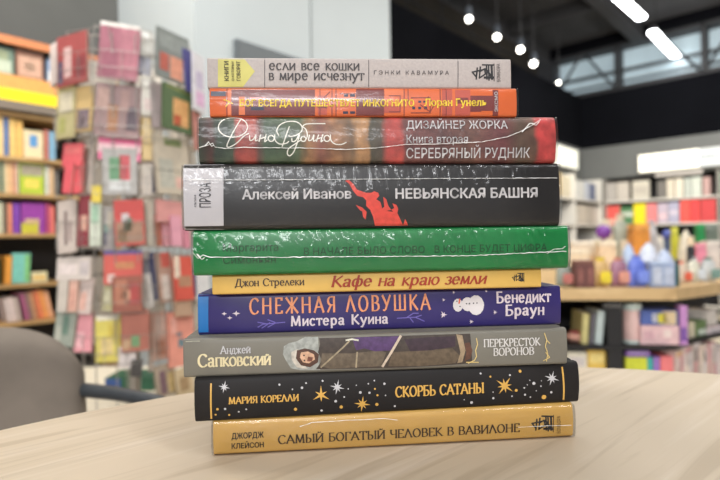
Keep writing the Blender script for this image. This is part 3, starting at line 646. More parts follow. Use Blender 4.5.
# clerestory windows with steel framing
PANE = mat((128, 142, 148), .3, emit=1.1, noise=.3, scale=2.5, key='pane'); STEEL = mat((30, 31, 34), .6, noise=.1)
edges = [-.36, .42, 1.30, 1.95, 2.7, 3.5, 4.2]
for i in range(6):
    wn = struct(empty('window_%d' % (i+1), WR.pt(edges[i], 0, zw0), (0, 0, WR.rotz)))
    wd = edges[i+1]-edges[i]; hh = zw1-zw0
    MB().box(0, wd, .2, .21, 0, hh).build('pane', PANE, wn)
    f = MB().box(0, .022, -.01, .2, 0, hh).box(wd-.022, wd, -.01, .2, 0, hh).box(0, wd, -.01, .2, 0, .05).box(0, wd, -.01, .2, hh-.04, hh)
    f.box(0, wd, .02, .06, hh*.40, hh*.40+.03).box(0, wd, .02, .06, hh*.18, hh*.18+.02)
    if i != 1: f.tube([(0, .0, 0), (wd*.5, .0, hh)], .016, 6)
    f.tube([(wd*.5, .0, hh), (wd, .0, 0)], .016, 6)
    f.build('window_frame', STEEL, wn)
bm_ = MB()
for k in range(9):
    s = -3.8+k*1.1; bm_.box(s, s+.12, -5.5, -.02, 3.12, 3.3, None, MR)
sm('trim_4', bm_, BEAM)
bm_ = MB()
for k in range(4): bm_.box(-3.0, 4.2, -1.2-k*1.3, -1.1-k*1.3, 3.16, 3.3, None, MR)
sm('trim_5', bm_, BEAM)
# brown ceiling-high panels' joints on the back wall
bm_ = MB()
for s in (-3.6, -3.05, -2.5, -1.95, -1.4): bm_.box(s, s+.015, .379, .385, 2.60, 3.3, None, MN)
bm_.box(-4, -1, .379, .385, 2.95, 2.965, None, MN); sm('trim_6', bm_, DARK)

# ---------------------------------------------------------------- lamps
LED = mat((250, 252, 255), .4, emit=14, noise=0, key='led'); LED2 = mat((255, 250, 240), .4, emit=9, noise=0, key='led2'); BLM = mat((18, 18, 20), .5, noise=.05)
def led_bar(px0, py0, px1, py1, z, label, ext=0):
    def at(px, py):
        r = ray(px, py); return cam_o+r*((z-CAMZ)/r.z)
    a, c = at(px0, py0), at(px1, py1); d = (c-a); L_ = d.length; ang = math.atan2(d.y, d.x)
    o = tag(empty('linear_lamp', a, (0, 0, ang)), label, 'lamp', 'hanging light bars')
    MB().box(0, L_, -.03, .03, .012, .05).build('housing', BLM, o)
    MB().box(.01, L_-.01, -.042, .042, -.02, .012, bev=.008).build('diffuser', LED, o)
    for x in (.15, L_-.15): MB().tube([(x, 0, .05), (x, 0, 3.3-z)], .003, 5).build('cable', BLM, o)
led_bar(596, -24, 642, 18, 2.9, 'bright white light bar cut by the top edge of the picture')
led_bar(652, 31, 685, 66, 2.9, 'bright white light bar hanging in front of the high windows')
spots = [(469, 19, 3.9, 'nearest round spotlight of the row above the stack, high on the track'), (497, 37, 4.25, 'second nearest spotlight in the diagonal row'), (520.5, 49.5, 4.55, 'third spotlight of the diagonal row, just right of the pale book top'), (533.5, 63.5, 4.9, 'lowest and farthest spotlight of the diagonal row'), (558.5, 82.5, 5.6, 'small dim spotlight left of the high windows')]
for i, (px, py, Y, lb) in enumerate(spots):
    p = P(px, py, Y); r = 3.5*Y/F if i < 4 else 1.9*Y/F
    o = tag(empty('spotlight', p), lb, 'lamp', 'track spotlights')
    aim = ((Vector((0, 0, CAMZ))-p).normalized()+Vector((.0, 0, -.55))).normalized(); q = aim.to_track_quat('Z', 'Y').to_matrix().to_4x4()
    MB().lathe([(r*.9, 0), (r, -.0), (r, -.17), (r*.7, -.20), (.01, -.21)], 20, M=q).build('lamp_head', mat((74, 80, 88), .5, noise=.05), o, smooth=True)
    MB().lathe([(r*.86, .001), (r*.86, .006), (.002, .008)], 20, M=q).build('bulb_glass', LED2, o)
    top = q @ Vector((0, 0, -.20))
    MB().tube([top, (top.x, top.y, 3.3-p.z)], .006, 6).build('stem', BLM, o)

# ---------------------------------------------------------------- generic small goods
def bg_book(root_loc, rotz, w, h, dp, col, label, group, face=False, accents=(), tilt=0, cat='book', lean=0, pic=None):
    """w along x, h up, dp into y; spine at y=0 (spine out) or front cover at y=0 (face out)"""
    o = tag(empty('book', root_loc, (lean, tilt, rotz)), label, cat, group); m = mat(col, .55, noise=.10, scale=30)
    c = .0015; mb = MB()
    if face: mb.box(-w/2, w/2, 0, c, 0, h).box(-w/2, w/2, dp-c, dp, 0, h).box(-w/2, -w/2+c, 0, dp, 0, h)
    else: mb.box(-w/2, w/2, 0, c, 0, h).box(-w/2, -w/2+c, 0, dp, 0, h).box(w/2-c, w/2, 0, dp, 0, h)
    mb.build('cover', m, o)
    if face: MB().box(-w/2+c*1.1, w/2-.002, c*1.1, dp-c*1.1, .002, h-.002).build('pages', PAPER, o)
    else: MB().box(-w/2+c*1.1, w/2-c*1.1, c*1.1, dp-.002, .002, h-.002).build('pages', PAPER, o)
    if accents:
        a = MB()
        for (x0, x1, z0, z1, cc) in accents: a.box(-w/2+w*x0, -w/2+w*x1, -.0006, -.00005, h*z0, h*z1, mat(cc, .55, noise=.18, scale=60, key='acc'))
        a.build('cover_picture', None, o)
    return o
def bookcase(name, label, Wl, s0, s1, boards, zt, zbm, m, depth=.29, posts=(), cat='bookcase', dark=None, thick=.02, pm=None, edge=None):
    o = tag(empty(name, Wl.pt(s0, 0, 0), (0, 0, Wl.rotz)), label, cat); L_ = s1-s0
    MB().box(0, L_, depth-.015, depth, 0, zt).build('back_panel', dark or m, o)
    for x in (0, L_-.02): MB().box(x, x+.02, 0, depth-.0155, 0, zt).build('side_panel', pm or m, o)
    for x in posts: MB().box(x-s0, x-s0+.025, 0, depth-.0155, 0, zt).build('divider', pm or m, o)
    for z in boards:
        sh_ = MB().box(.0205, L_-.0205, .008 if edge else 0, depth-.016, z-thick, z).build('shelf', m, o)
        if edge: MB().box(.0205, L_-.0205, 0, .0078, z-thick, z).build('shelf_edge', edge, sh_)
    return o

# left bookcase
OAK = wood_mat((196, 164, 112), (176, 140, 92), 0, .8); 
zL = [1.555, 1.325, 1.134, .925, .662, .463]
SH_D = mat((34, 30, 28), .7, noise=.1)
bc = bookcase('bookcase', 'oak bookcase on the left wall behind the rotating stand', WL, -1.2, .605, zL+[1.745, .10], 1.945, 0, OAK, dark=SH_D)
MB().box(0, 1.805, -.012, 0, 1.905, 1.945).build('cornice', mat((206, 130, 84), .5, noise=.08), bc)
MB().box(0, 1.805, -.012, 0, 1.668, 1.745).build('rail', mat((226, 160, 88), .5, noise=.08), bc)
sg = MB().box(0, 1.805, -.03, 0, 1.608, 1.667).build('sign_strip', mat((248, 208, 30), .4, emit=.25, noise=.02, key='sy'), bc); sg['label'] = 'bright yellow sign strip'
sg = MB().box(0, 1.805, -.034, 0, 1.562, 1.607).build('label_strip', mat((124, 112, 100), .5, noise=.03), bc); sg['label'] = 'grey-brown label strip'
zcap = {1.745: 1.90, 1.325: 1.53, 1.134: 1.30, .925: 1.11, .662: .90, .663: .90, .463: .64, 1.285: 1.55, 1.0: 1.25, .70: .965}
def shelf_items(Wl, z, items, dep=.16, off=-.03, grp=None):
    """items: px0, px1, ytop, colour, label, accents, face"""
    for it in items:
        px0, px1, yt, col, lb = it[:5]; acc = it[5] if len(it) > 5 else (); face = it[6] if len(it) > 6 else False; tilt = it[7] if len(it) > 7 else 0
        a, _ = Wl.hit(px0, 240, off); b_, _ = Wl.hit(px1, 240, off); _, zt = Wl.hit((px0+px1)/2, yt, off)
        w = max(b_-a-.001, .008); h = max(min(zt, zcap.get(z, 9))-z-(abs(math.sin(tilt))*w), .04)
        p = Wl.pt((a+b_)/2, off, z+.0006+abs(math.sin(tilt))*w/2)
        bg_book(p, Wl.rotz, w, h, .03 if face else dep, col, lb, grp, face, acc, tilt)
def by_x(Wl, z, y_of, items, **k): pass
LAC = ((.1, .9, .55, .75, (236, 226, 200)),)
shelf_items(WL, 1.745, [(-14, 17, 47, (110, 130, 116), 'pale green picture book in the top cubby at the left edge', ((.1, .9, .1, .55, (186, 196, 176)), (.3, .8, .55, .9, (140, 150, 120))), True),
 (19, 46, 52, (150, 110, 92), 'square brown and pink picture book in the top left cubby', ((.08, .92, .12, .8, (200, 160, 138)), (.3, .7, .3, .6, (214, 184, 160))), True),
 (50, 58, 60, (140, 160, 190), 'narrow blue and white book at the end of the top cubby', ((.1, .9, .1, .5, (230, 232, 230)),))], grp='books in the top cubby')
shelf_items(WL, 1.325, [(-16, -4, 116, (200, 170, 120), 'tan book at the left edge of the second shelf'), (-3.5, 5, 117, (232, 200, 140), 'pale yellow book at the left end of the shelf under the yellow sign'),
 (5.2, 10.5, 118, (96, 122, 170), 'blue-spined book between pale yellow ones on the shelf under the yellow sign'), (11, 17, 119, (234, 196, 118), 'yellow book right of the blue spine under the yellow sign'), (17.2, 24.5, 121, (232, 184, 104), 'orange-yellow book beside the cover with the blue disc'),
 (25, 44.5, 131, (226, 208, 168), 'pale book facing out with a blue round disc on its cover', ((.3, .72, .42, .84, (92, 146, 196)), (.08, .92, .1, .25, (236, 214, 170))), True), (46, 50, 130, (196, 120, 104), 'reddish narrow book right of the blue-disc cover'), (50.5, 57, 132, (128, 170, 196), 'pale blue book at the right end of the shelf under the sign')], grp='books on the shelf under the yellow sign')
shelf_items(WL, 1.134, [(-12, -1, 160, (220, 190, 150), 'cream book at the left edge of the shelf with the lime book'), (-.5, 1.6, 160, (200, 190, 150), 'thin cream book left of the teal spine'), (2, 4.4, 160, (60, 120, 110), 'thin teal spine on the shelf with the lime book'), (4.7, 8, 160, (226, 204, 160), 'cream spine right of the teal one'), (8.3, 13, 161, (232, 190, 140), 'peach spine between cream ones'), (13.3, 17.5, 162, (216, 160, 130), 'pinkish spine left of the lime book'), (17.7, 19.7, 162, (226, 214, 190), 'thin off-white spine touching the lime book'),
 (20.5, 45, 163, (176, 196, 60), 'lime green book facing out with a yellow picture', ((.05, .95, .6, .95, (160, 150, 130)), (.2, .8, .2, .5, (224, 204, 90))), True), (46, 50, 166, (214, 214, 200), 'white spine right of the lime green book'), (50.3, 55, 167, (212, 176, 136), 'tan spine at the right end by the lime green book')], grp='books on the shelf with the lime cover')
shelf_items(WL, .925, [(-12, -2, 202, (210, 196, 170), 'cream spine at the left edge of the purple shelf'), (-1.5, 3, 202, (206, 206, 180), 'pale green-grey spine on the purple shelf'), (3.3, 8, 203, (122, 100, 82), 'brown spine on the shelf with the purple cover'), (8.3, 12.5, 203, (226, 140, 110), 'salmon spine left of the violet one'), (13, 20.5, 203, (124, 66, 164), 'violet spine beside the purple cover'),
 (21.5, 45.5, 203, (146, 60, 152), 'purple book facing out with a yellow flowery lower half', ((.0, .72, .0, .34, (196, 188, 60)), (.15, .75, .3, .48, (200, 170, 130))), True), (46.5, 50, 203, (190, 80, 120), 'magenta spine right of the purple cover'), (50.4, 55, 206, (226, 120, 110), 'coral spine at the right end by the purple cover')], grp='books on the shelf with the purple cover')
shelf_items(WL, .662, [(-10, -1, 258, (60, 90, 60), 'dark green book at the left edge of the fifth shelf'), (4, 10.5, 256, (222, 150, 60), 'orange book leaning on the turquoise one', (), False, .05), (11, 29, 253, (120, 190, 176), 'turquoise book with green right part standing nearly alone', ((.7, .98, .05, .95, (130, 190, 120)),), True, .04)], grp='books on the fifth shelf')
shelf_items(WL, .663, [(31, 47, 272, (216, 208, 168), 'low pale box on the fifth shelf right of the turquoise book', ((.1, .9, .2, .7, (224, 190, 120)),), True)], grp='books on the fifth shelf')
shelf_items(WL, .463, [(7, 11.5, 298, (214, 196, 190), 'leftmost pale book leaning on the lowest visible shelf', (), False, -.16), (12, 16, 297, (226, 206, 200), 'white-pink leaning book, second on the lowest visible shelf', (), False, -.16), (16.5, 21, 297, (190, 170, 160), 'greyish leaning book, third on the lowest visible shelf', (), False, -.16), (24, 29, 292, (160, 90, 120), 'plum leaning book on the lowest visible shelf', (), False, -.18), (29.5, 33, 292, (150, 120, 110), 'brown leaning book beside the plum one', (), False, -.18), (33.5, 37, 291, (206, 150, 110), 'tan leaning book beside the orange ones', (), False, -.18), (38.5, 43, 290, (232, 130, 90), 'orange-red leaning book on the lowest visible shelf', (), False, -.2), (43.5, 48, 289, (240, 160, 90), 'bright orange leaning book on the lowest visible shelf', (), False, -.2), (48.5, 53, 290, (232, 170, 130), 'peach leaning book at the right of the lowest visible shelf', (), False, -.2)], grp='leaning books on the lowest visible shelf')

# ---------------------------------------------------------------- rotating stand
SX, SY = -.70, 1.60
WIRE = mat((160, 154, 146), .35, metal=.4, noise=.03); CARD = mat((226, 216, 196), .6, noise=.04)
st_ = tag(empty('book_stand', (SX, SY, 0)), 'tall white wire rotating stand full of booklets, between the left bookcase and the stack', 'book stand')
MB().tube([(0, 0, .03), (0, 0, 1.46)], .016, 14).build('pole', WIRE, st_, smooth=True)
MB().lathe([(.27, 0), (.28, .01), (.27, .022), (.05, .04), (.02, .06)], 36).build('base', mat((216, 208, 190), .5, noise=.03), st_, smooth=True)
rows = [1.311, 1.153, .997, .85, .675, .538]
faces = [-62, -16, 18, 54, 95, 140, 185, 230]
for a in faces:
    A = math.radians(a); rad = Vector((math.sin(A), -math.cos(A), 0)); tn = Vector((math.cos(A), math.sin(A), 0))
    for z in rows:
        mb = MB(); o0 = rad*.165; o1 = rad*.20
        for (zz, o_) in ((z+.075, o1), (z+.03, o1), (z, o1), (z+.15, o0)):
            mb.tube([o_-tn*.072+Vector((0, 0, zz)), o_+tn*.072+Vector((0, 0, zz))], .0010, 4)
        for k in (-.072, 0, .072):
            mb.tube([o0+tn*k+Vector((0, 0, z+.15)), o0+tn*k+Vector((0, 0, z)), o1+tn*k+Vector((0, 0, z)), o1+tn*k+Vector((0, 0, z+.075))], .0009, 4)
        mb.tube([o0+Vector((0, 0, z+.1)), Vector((0, 0, z+.1))], .002, 4)
        mb.build('wire_pocket', WIRE, st_)
    for k in (-.08, .08):
        MB().tube([rad*.165+tn*k+Vector((0, 0, .15)), rad*.165+tn*k+Vector((0, 0, 1.44))], .0016, 5).build('upright_wire', WIRE, st_)
for z in (.2, 1.44):
    MB().tube([(.165*math.cos(t*math.pi/18), .165*math.sin(t*math.pi/18), z) for t in range(37)], .0018, 5).build('hoop', WIRE, st_)
def sb(x0, x1, y0, y1, face, col, label, acc=(), tilt=0, dr=0, th=.008, cat='book', grp='booklets on the rotating stand'):
    """a booklet in a pocket: extent read from the photo, depth from the face it hangs on"""
    A = math.radians(18+(face+4)*.75); Rr = .195+dr; Y = SY-Rr*math.cos(A)
    cx, cy = (x0+x1)/2, (y0+y1)/2; p = P(cx, y1, Y); vv = math.atan((360-cx)/F); w = (x1-x0)/F*Y*math.cos(vv)/max(.35, math.cos(A-vv))*.97; h = (y1-y0)/F*Y
    if tilt: w -= 0
    ds = lambda c: tuple(round(v*.86+g*.14) for v, g in zip(c, (190, 176, 162)))
    tilt += ((len(label)*37+int(x0)*13) % 9-4)*.9
    return bg_book(p, A, w, h, th, ds(col), label, grp, True, [a[:4]+(ds(a[4]),) for a in acc], math.radians(tilt), cat, lean=math.radians(-7))
# left-hand face
sb(56, 87, 30, 84, -50, (146, 52, 52), 'dark red booklet with a pale streak, top left of the rotating stand, tilting left', ((.25, .5, .15, .75, (196, 160, 156)), (.06, .2, .05, .5, (70, 66, 90)), (.62, .95, .1, .5, (120, 40, 44))), -10)
sb(50, 60, 38, 84, -64, (206, 190, 184), 'whitish booklet edge behind the dark red one', (), -8, -.03)
sb(55, 74, 85, 138, -50, (168, 158, 110), 'olive-beige booklet under the dark red one on the rotating stand', ((.15, .85, .5, .9, (196, 186, 160)), (.2, .5, .1, .4, (150, 150, 80))), -4)
sb(74, 91, 84, 131, -42, (196, 164, 104), 'tan booklet with a dark violet lower half on the rotating stand', ((.15, .85, .05, .48, (110, 92, 104)), (.35, .7, .1, .35, (190, 170, 170))), -5)
sb(74, 92, 134, 193, -46, (212, 204, 190), 'off-white booklet standing behind the coral pair', ((.3, .9, .2, .6, (196, 186, 176)),), 0, -.025)
sb(61, 81, 143, 166, -50, (222, 84, 92), 'coral red booklet across the top of the coral pair', ((.1, .9, .55, .85, (232, 110, 110)),), 0, -.006)
sb(61.5, 70.5, 160, 193, -50, (216, 76, 86), 'left booklet of the narrow coral red pair', (), 0, .006); sb(71.5, 81, 160, 193, -50, (218, 80, 88), 'right booklet of the narrow coral red pair', (), 0, .006)
sb(57, 76, 199, 253, -50, (196, 182, 172), 'grey-pink booklet with dark lettering marks, left of the dark red strip', ((.4, .55, .15, .8, (110, 90, 90)), (.65, .8, .2, .6, (150, 130, 126))), -5)
sb(76, 88, 194, 246, -42, (134, 44, 54), 'narrow dark crimson booklet with a pale patch', ((.25, .8, .3, .6, (210, 160, 140)),), -3)
sb(55, 90, 257, 280, -46, (210, 198, 190), 'pale box-like booklet header on the left of the rotating stand', ((.1, .6, .25, .7, (224, 210, 206)), (.7, .95, .2, .8, (190, 180, 180))), 0)
sb(56, 66, 280, 312, -50, (196, 186, 176), 'left pale booklet of three below the box-like header', (), -3, .006); sb(67, 76, 279, 312, -46, (214, 168, 150), 'middle pink-cream booklet of three below the box-like header', ((.2, .8, .1, .7, (206, 150, 134)),), 0, .008); sb(77, 90, 278, 314, -42, (206, 186, 180), 'right rosy white booklet of three below the box-like header', ((.1, .6, .1, .6, (214, 166, 150)),), 0, .008)
sb(52, 72, 308, 346, -50, (142, 152, 140), 'grey-green mottled booklet above the grey chair back', ((.4, .7, .3, .8, (90, 120, 106)), (.1, .35, .1, .5, (176, 178, 166))), 0)
sb(73, 91, 312, 352, -42, (232, 152, 162), 'pink booklet just above the grey chair back', ((.1, .6, .1, .5, (240, 180, 186)),), 0)
# front face
sb(96, 138, 20, 79, -4, (152, 78, 98), 'large maroon-pink booklet at the top centre of the rotating stand', ((.0, 1, .93, 1, (232, 226, 220)), (.14, .46, .03, .52, (138, 66, 86)), (.5, .98, .06, .92, (164, 92, 108))), 0)
sb(92, 139, 82, 137, -4, (142, 112, 112), 'mauve-brown collage booklet under the large maroon one', ((.3, .52, .1, .6, (156, 104, 68)), (.72, .95, .15, .6, (70, 56, 68)), (.05, .3, .5, .9, (176, 140, 130)), (.55, .75, .5, .9, (162, 126, 120))), 0)
sb(97, 141, 134, 160, -4, (232, 104, 148), 'hot pink and white topped booklet in the centre of the rotating stand', ((.0, 1, .3, .62, (244, 200, 206)),), 0, -.008)
sb(102, 138, 147, 194, -4, (168, 166, 162), 'grey framed booklet with a green and red picture, below the hot pink one', ((.2, .55, .3, .8, (84, 136, 96)), (.5, .8, .3, .85, (190, 66, 74)), (.2, .8, .08, .3, (206, 208, 208))), 0, .004)
sb(91, 101, 185, 202, -15, (236, 210, 60), 'tiny bright yellow card left of the grey framed booklet', (), 0)
sb(89, 101, 200, 246, -22, (206, 214, 196), 'pale green-white booklet left of the red-topped one', ((.2, .8, .5, .9, (150, 190, 160)),), 0)
sb(98, 115, 206, 250, -10, (158, 152, 148), 'grey collage booklet tucked left of the red-topped one', ((.1, .5, .1, .4, (80, 80, 100)), (.5, .9, .5, .9, (190, 180, 160)), (.3, .6, .4, .6, (120, 150, 140))), 0, -.012)
sb(115, 146, 199, 245, -4, (198, 52, 46), 'red-topped booklet with a small green and yellow scene', ((.05, .95, .05, .5, (150, 110, 84)), (.3, .6, .3, .6, (60, 110, 80)), (.1, .4, .1, .35, (214, 176, 90)), (.25, .5, .5, .7, (200, 190, 190))), 0)
sb(103, 143, 250, 284, -4, (206, 72, 60), 'orange-red booklet with a thin violet band above it', ((.0, 1, .88, 1, (90, 76, 146)), (.3, .8, .45, .65, (196, 120, 70)), (.1, .3, .05, .3, (226, 190, 180))), 0, -.004)
sb(101, 112, 276, 311, -12, (186, 180, 130), 'narrow khaki booklet below the orange-red one', ((.2, .8, .2, .6, (200, 196, 160)),), 0); sb(112, 143, 276, 312, -4, (138, 66, 46), 'chestnut brown patterned booklet in the centre of the rotating stand', ((.1, .5, .2, .9, (170, 100, 70)), (.6, .9, .2, .8, (160, 44, 40)), (.3, .6, .35, .6, (196, 140, 110))), 0, .006)
sb(95, 121, 316, 362, -8, (222, 206, 84), 'yellow booklet with pale pink pattern, low on the rotating stand', ((.05, .95, .9, 1, (244, 236, 214)), (.2, .7, .15, .5, (226, 200, 130)), (.5, .9, .5, .8, (214, 190, 60))), 0)
sb(121, 150, 310, 351, -2, (160, 84, 66), 'terracotta booklet with a green round mark', ((.35, .65, .1, .38, (96, 140, 90)), (.05, .3, .05, .3, (190, 150, 110))), 0)
sb(118, 136, 347, 368, -4, (214, 204, 200), 'short whitish booklet under the terracotta one', (), 0); sb(130, 142, 360, 377, -2, (46, 42, 40), 'small black block below the terracotta booklet', (), 0)
# in-between cards
sb(140, 155, 30, 56, 22, (214, 216, 210), 'white card at the very top between the maroon and the grey booklets', ((.1, .6, .6, .95, (248, 248, 244)),), 0, -.05); sb(137, 151, 46, 74, 10, (170, 176, 196), 'bluish-white card right of the large maroon booklet', (), 0, -.06)
sb(141, 156, 74, 114, 22, (240, 236, 226), 'bright white card between the mauve collage and the green framed booklet', ((.1, .9, .6, .95, (250, 246, 236)), (.2, .8, .1, .4, (226, 206, 200))), 0, -.02); sb(142, 156, 116, 160, 22, (232, 204, 144), 'cream-yellow card right of the hot pink booklet', ((.2, .8, .6, .9, (240, 216, 160)),), 0, -.02)
sb(139, 157, 160, 196, 22, (222, 212, 200), 'plain cream card right of the grey framed booklet', ((.1, .9, .6, .9, (230, 220, 206)),), 0, -.02); sb(147, 156, 200, 246, 22, (206, 198, 180), 'narrow beige card between the red-topped and the pink booklets', (), 0, -.02)
sb(143, 156, 250, 308, 22, (216, 210, 202), 'white card with dark marks between the chestnut and the navy booklets', ((.2, .8, .6, .85, (120, 120, 128)), (.2, .5, .1, .5, (170, 160, 150))), 0, -.02); sb(149, 154, 314, 372, 22, (200, 186, 172), 'narrow beige card low between the terracotta and pale pink booklets', (), 0, -.03)
# right-hand face
sb(157, 190, 29, 81, 44, (112, 120, 118), 'grey-green booklet with an orange figure picture, top right of the rotating stand', ((.05, .95, .6, .9, (128, 136, 134)), (.4, .8, .05, .5, (206, 134, 106)), (.08, .35, .15, .5, (168, 74, 60)), (.8, .98, .1, .5, (150, 160, 176))), 3)
sb(188, 195, 48, 92, 60, (52, 50, 124), 'narrow navy booklet at the top right of the rotating stand', (), 5, -.01); sb(194, 206, 50, 112, 60, (216, 214, 220), 'lilac-white booklet at the right rim of the rotating stand', ((.2, .8, .4, .7, (190, 180, 206)), (.2, .9, .1, .35, (216, 170, 206))), 6, -.02)
sb(152, 168, 82, 128, 30, (176, 160, 160), 'pale mauve booklet left of the dark green framed one', (), 2, -.02)
sb(163, 199, 85, 132, 46, (62, 88, 48), 'dark green framed booklet with an amber picture in its middle', ((.28, .72, .12, .72, (206, 150, 88)), (.3, .5, .12, .35, (204, 84, 50)), (.1, .9, .9, .96, (110, 120, 60))), 8)
sb(196, 203, 110, 150, 58, (186, 120, 110), 'rusty pink booklet edge at the right rim, beside the painted book', (), 4, -.02)
sb(158, 193, 136, 194, 46, (198, 186, 166), 'beige-grey booklet with an olive corner below the dark green framed one', ((.3, .8, .85, .97, (110, 130, 70)), (.1, .5, .1, .6, (180, 178, 164)), (.55, .9, .1, .3, (214, 170, 156))), 3)
sb(153, 159, 138, 192, 36, (56, 54, 88), 'thin navy booklet edge left of the beige-grey booklet', (), 3, 0)
sb(157, 184, 200, 223, 44, (222, 150, 146), 'rose pink booklet above the pink pair', (), 0, -.004); sb(155.5, 163, 215, 246, 44, (222, 128, 96), 'narrow orange booklet left of the pink pair', (), 0, .006); sb(163.5, 171, 215, 246, 44, (226, 158, 168), 'left booklet of the pink pair', (), 0, .006); sb(172, 183, 215, 246, 44, (222, 152, 170), 'right booklet of the pink pair', (), 0, .006); sb(184, 191, 226, 248, 56, (214, 130, 150), 'small deep pink booklet at the right of the pink pair', (), 0, -.01)
sb(155, 161, 252, 300, 36, (46, 50, 92), 'dark navy booklet edge left of the red and cream booklet', (), 0); sb(161, 176, 252, 302, 44, (188, 150, 130), 'brown and cream booklet with a pale bird-like shape', ((.2, .7, .05, .55, (222, 212, 200)), (.3, .9, .7, 1, (206, 90, 76))), 0)
sb(176, 195, 256, 300, 46, (206, 72, 56), 'bright red booklet with a cream strip', ((.0, .3, .5, 1, (226, 206, 184)), (.2, .9, .3, .55, (170, 120, 90))), 3); sb(190, 200, 270, 296, 60, (64, 98, 160), 'blue booklet edge right of the bright red one', (), 8, -.03); sb(199, 210, 268, 300, 62, (226, 226, 226), 'white booklet edge beside the slim yellow book', (), 6, -.03)
sb(176, 193, 292, 316, 46, (184, 148, 120), 'tan booklet under the bright red one', (), 5)
sb(153, 170, 312, 360, 40, (206, 164, 146), 'pinkish tan booklet low on the right of the rotating stand', ((.2, .8, .1, .4, (176, 120, 96)), (.3, .9, .5, .9, (222, 196, 180))), 0); sb(170, 196, 312, 366, 46, (226, 142, 122), 'salmon booklet with small teal marks by the grey hardback', ((.35, .6, .35, .5, (90, 120, 130)), (.3, .5, .55, .62, (96, 110, 120)), (.1, .3, .6, .9, (232, 166, 150))), 0)
sb(158, 178, 364, 396, 40, (176, 160, 140), 'mixed beige booklet at the foot of the rotating stand', ((.2, .5, .1, .8, (120, 90, 100)), (.6, .9, .1, .7, (214, 190, 130))), 0); sb(178, 196, 368, 396, 46, (200, 178, 140), 'straw-coloured booklet at the foot, beside the black starry book', ((.2, .7, .2, .7, (160, 130, 90)),), 0)
for a in (100, 145, 190, 235):
    A = math.radians(a)
    for z in rows:
        bg_book(Vector((SX+.186*math.sin(A), SY-.186*math.cos(A), z+.002)), A, .12, .145, .01, (214, 206, 194), 'plain off-white booklet on the far side of the rotating stand, seen through its wires', 'far-side booklets of the rotating stand', True)
# low carton behind the chair arm
g = tag(empty('book', (P(129, 388, 1.95)+Vector((0, 0, 0)))*1, (0, 0, 0)), 'dark green and blue book lying low behind the chair arm', 'book')
g.location.z = .31
MB().box(-.09, .09, 0, .13, 0, .05).build('cover', mat((44, 92, 66), .5, noise=.2, scale=30), g); MB().box(-.088, -.03, -.001, 0, .002, .048).build('cover_picture', mat((56, 84, 140), .5), g)
lt = tag(empty('display_plinth', (-.89, 2.05, 0)), 'low cream plinth behind the rotating stand', 'plinth')
MB().box(-.42, .24, -.12, .3, .06, .31, bev=.004).build('body', CARD, lt); MB().box(-.40, .22, -.10, .28, 0, .0595).build('base', BLM, lt)
# ---------------------------------------------------------------- right-hand shelving
WPOST = mat((214, 210, 200), .5, noise=.03); BLK2 = mat((26, 24, 25), .6, noise=.08); GPO = mat((150, 146, 138), .5, noise=.04)
WN2 = Wall(2.79+.24*.731, 6.5-.24*.682, .682, .731)
zR = [1.285, 1.0, .70, .42, .10]
bookcase('bookcase', 'black wall shelving with white shelf edges under the long light box', WR, .255, 4.1, zR, 1.555, 0, BLK2, posts=(WR.hit(718, 240)[0], 2.9), edge=WPOST, pm=GPO, thick=.022)
bookcase('bookcase', 'white-posted shelving on the back wall under the short light box', WN2, -3.1, -.005, zR, 1.555, 0, BLK2, depth=.52, posts=(WN2.hit(575.5, 240, 0)[0], -2.6), edge=WPOST, pm=WPOST, thick=.022)
def lightbox(Wl, px0, px1, y0, y1, label, em=2.6):
    a, z1 = Wl.hit(px0, y0, .06); b_, _ = Wl.hit(px1, y0, .06); _, z0 = Wl.hit(px0, y1, .06)
    o = tag(empty('light_box', Wl.pt(a, .012, z0), (0, 0, Wl.rotz)), label, 'sign'); L_ = b_-a; h = z1-z0
    MB().box(0, L_, -.05, -.0005, 0, h, bev=.01).build('frame', GPO, o)
    return o, L_, h
o, L_, h = lightbox(WR, 637.5, 745, 155, 173.5, 'long white glowing light box on the grey fascia at the right')
m1 = mat((255, 250, 232), .4, emit=1.15, noise=.0, key='lb1'); m2 = mat((190, 196, 196), .4, emit=.35, noise=.03, key='lb2')
MB().box(.015, L_*.60, -.056, -.0505, .012, h-.012, bev=.002).build('lit_panel', m1, o); p = MB().box(L_*.60+.001, L_-.015, -.056, -.0505, .012, h-.012, bev=.002).build('dim_panel', m2, o); p['label'] = 'dim grey-white end of the light box'
a_ = MB(); rnd = random.Random(3)
x = L_*.52
while x < L_*.93:
    w = rnd.uniform(.02, .045); a_.box(x, x+w, -.0575, -.0562, h*.45, h*.62); x += w+.012
a_.build('sign_lettering', mat((150, 156, 160), .5, noise=.1), o)
o, L_, h = lightbox(WN, 545, 577.5, 140, 163, 'short white glowing light box on the back wall just right of the painted book')
MB().box(.01, L_-.01, -.056, -.0505, .01, h-.01, bev=.002).build('lit_panel', mat((235, 235, 222), .4, emit=.6, noise=.0, key='lb3'), o)
a, _ = WR.hit(655, 170, .02); b_, z_ = WR.hit(703, 172, .02)
ls = MB().box(0, b_-a, -.008, 0, -.04, .0, bev=.002).build('shelf_sign', mat((196, 190, 182), .5, noise=.1, scale=40), None, WR.pt(a, .0125, 1.568), WR.rotz)
tag(ls, 'narrow pale sign strip under the long light box', 'sign')

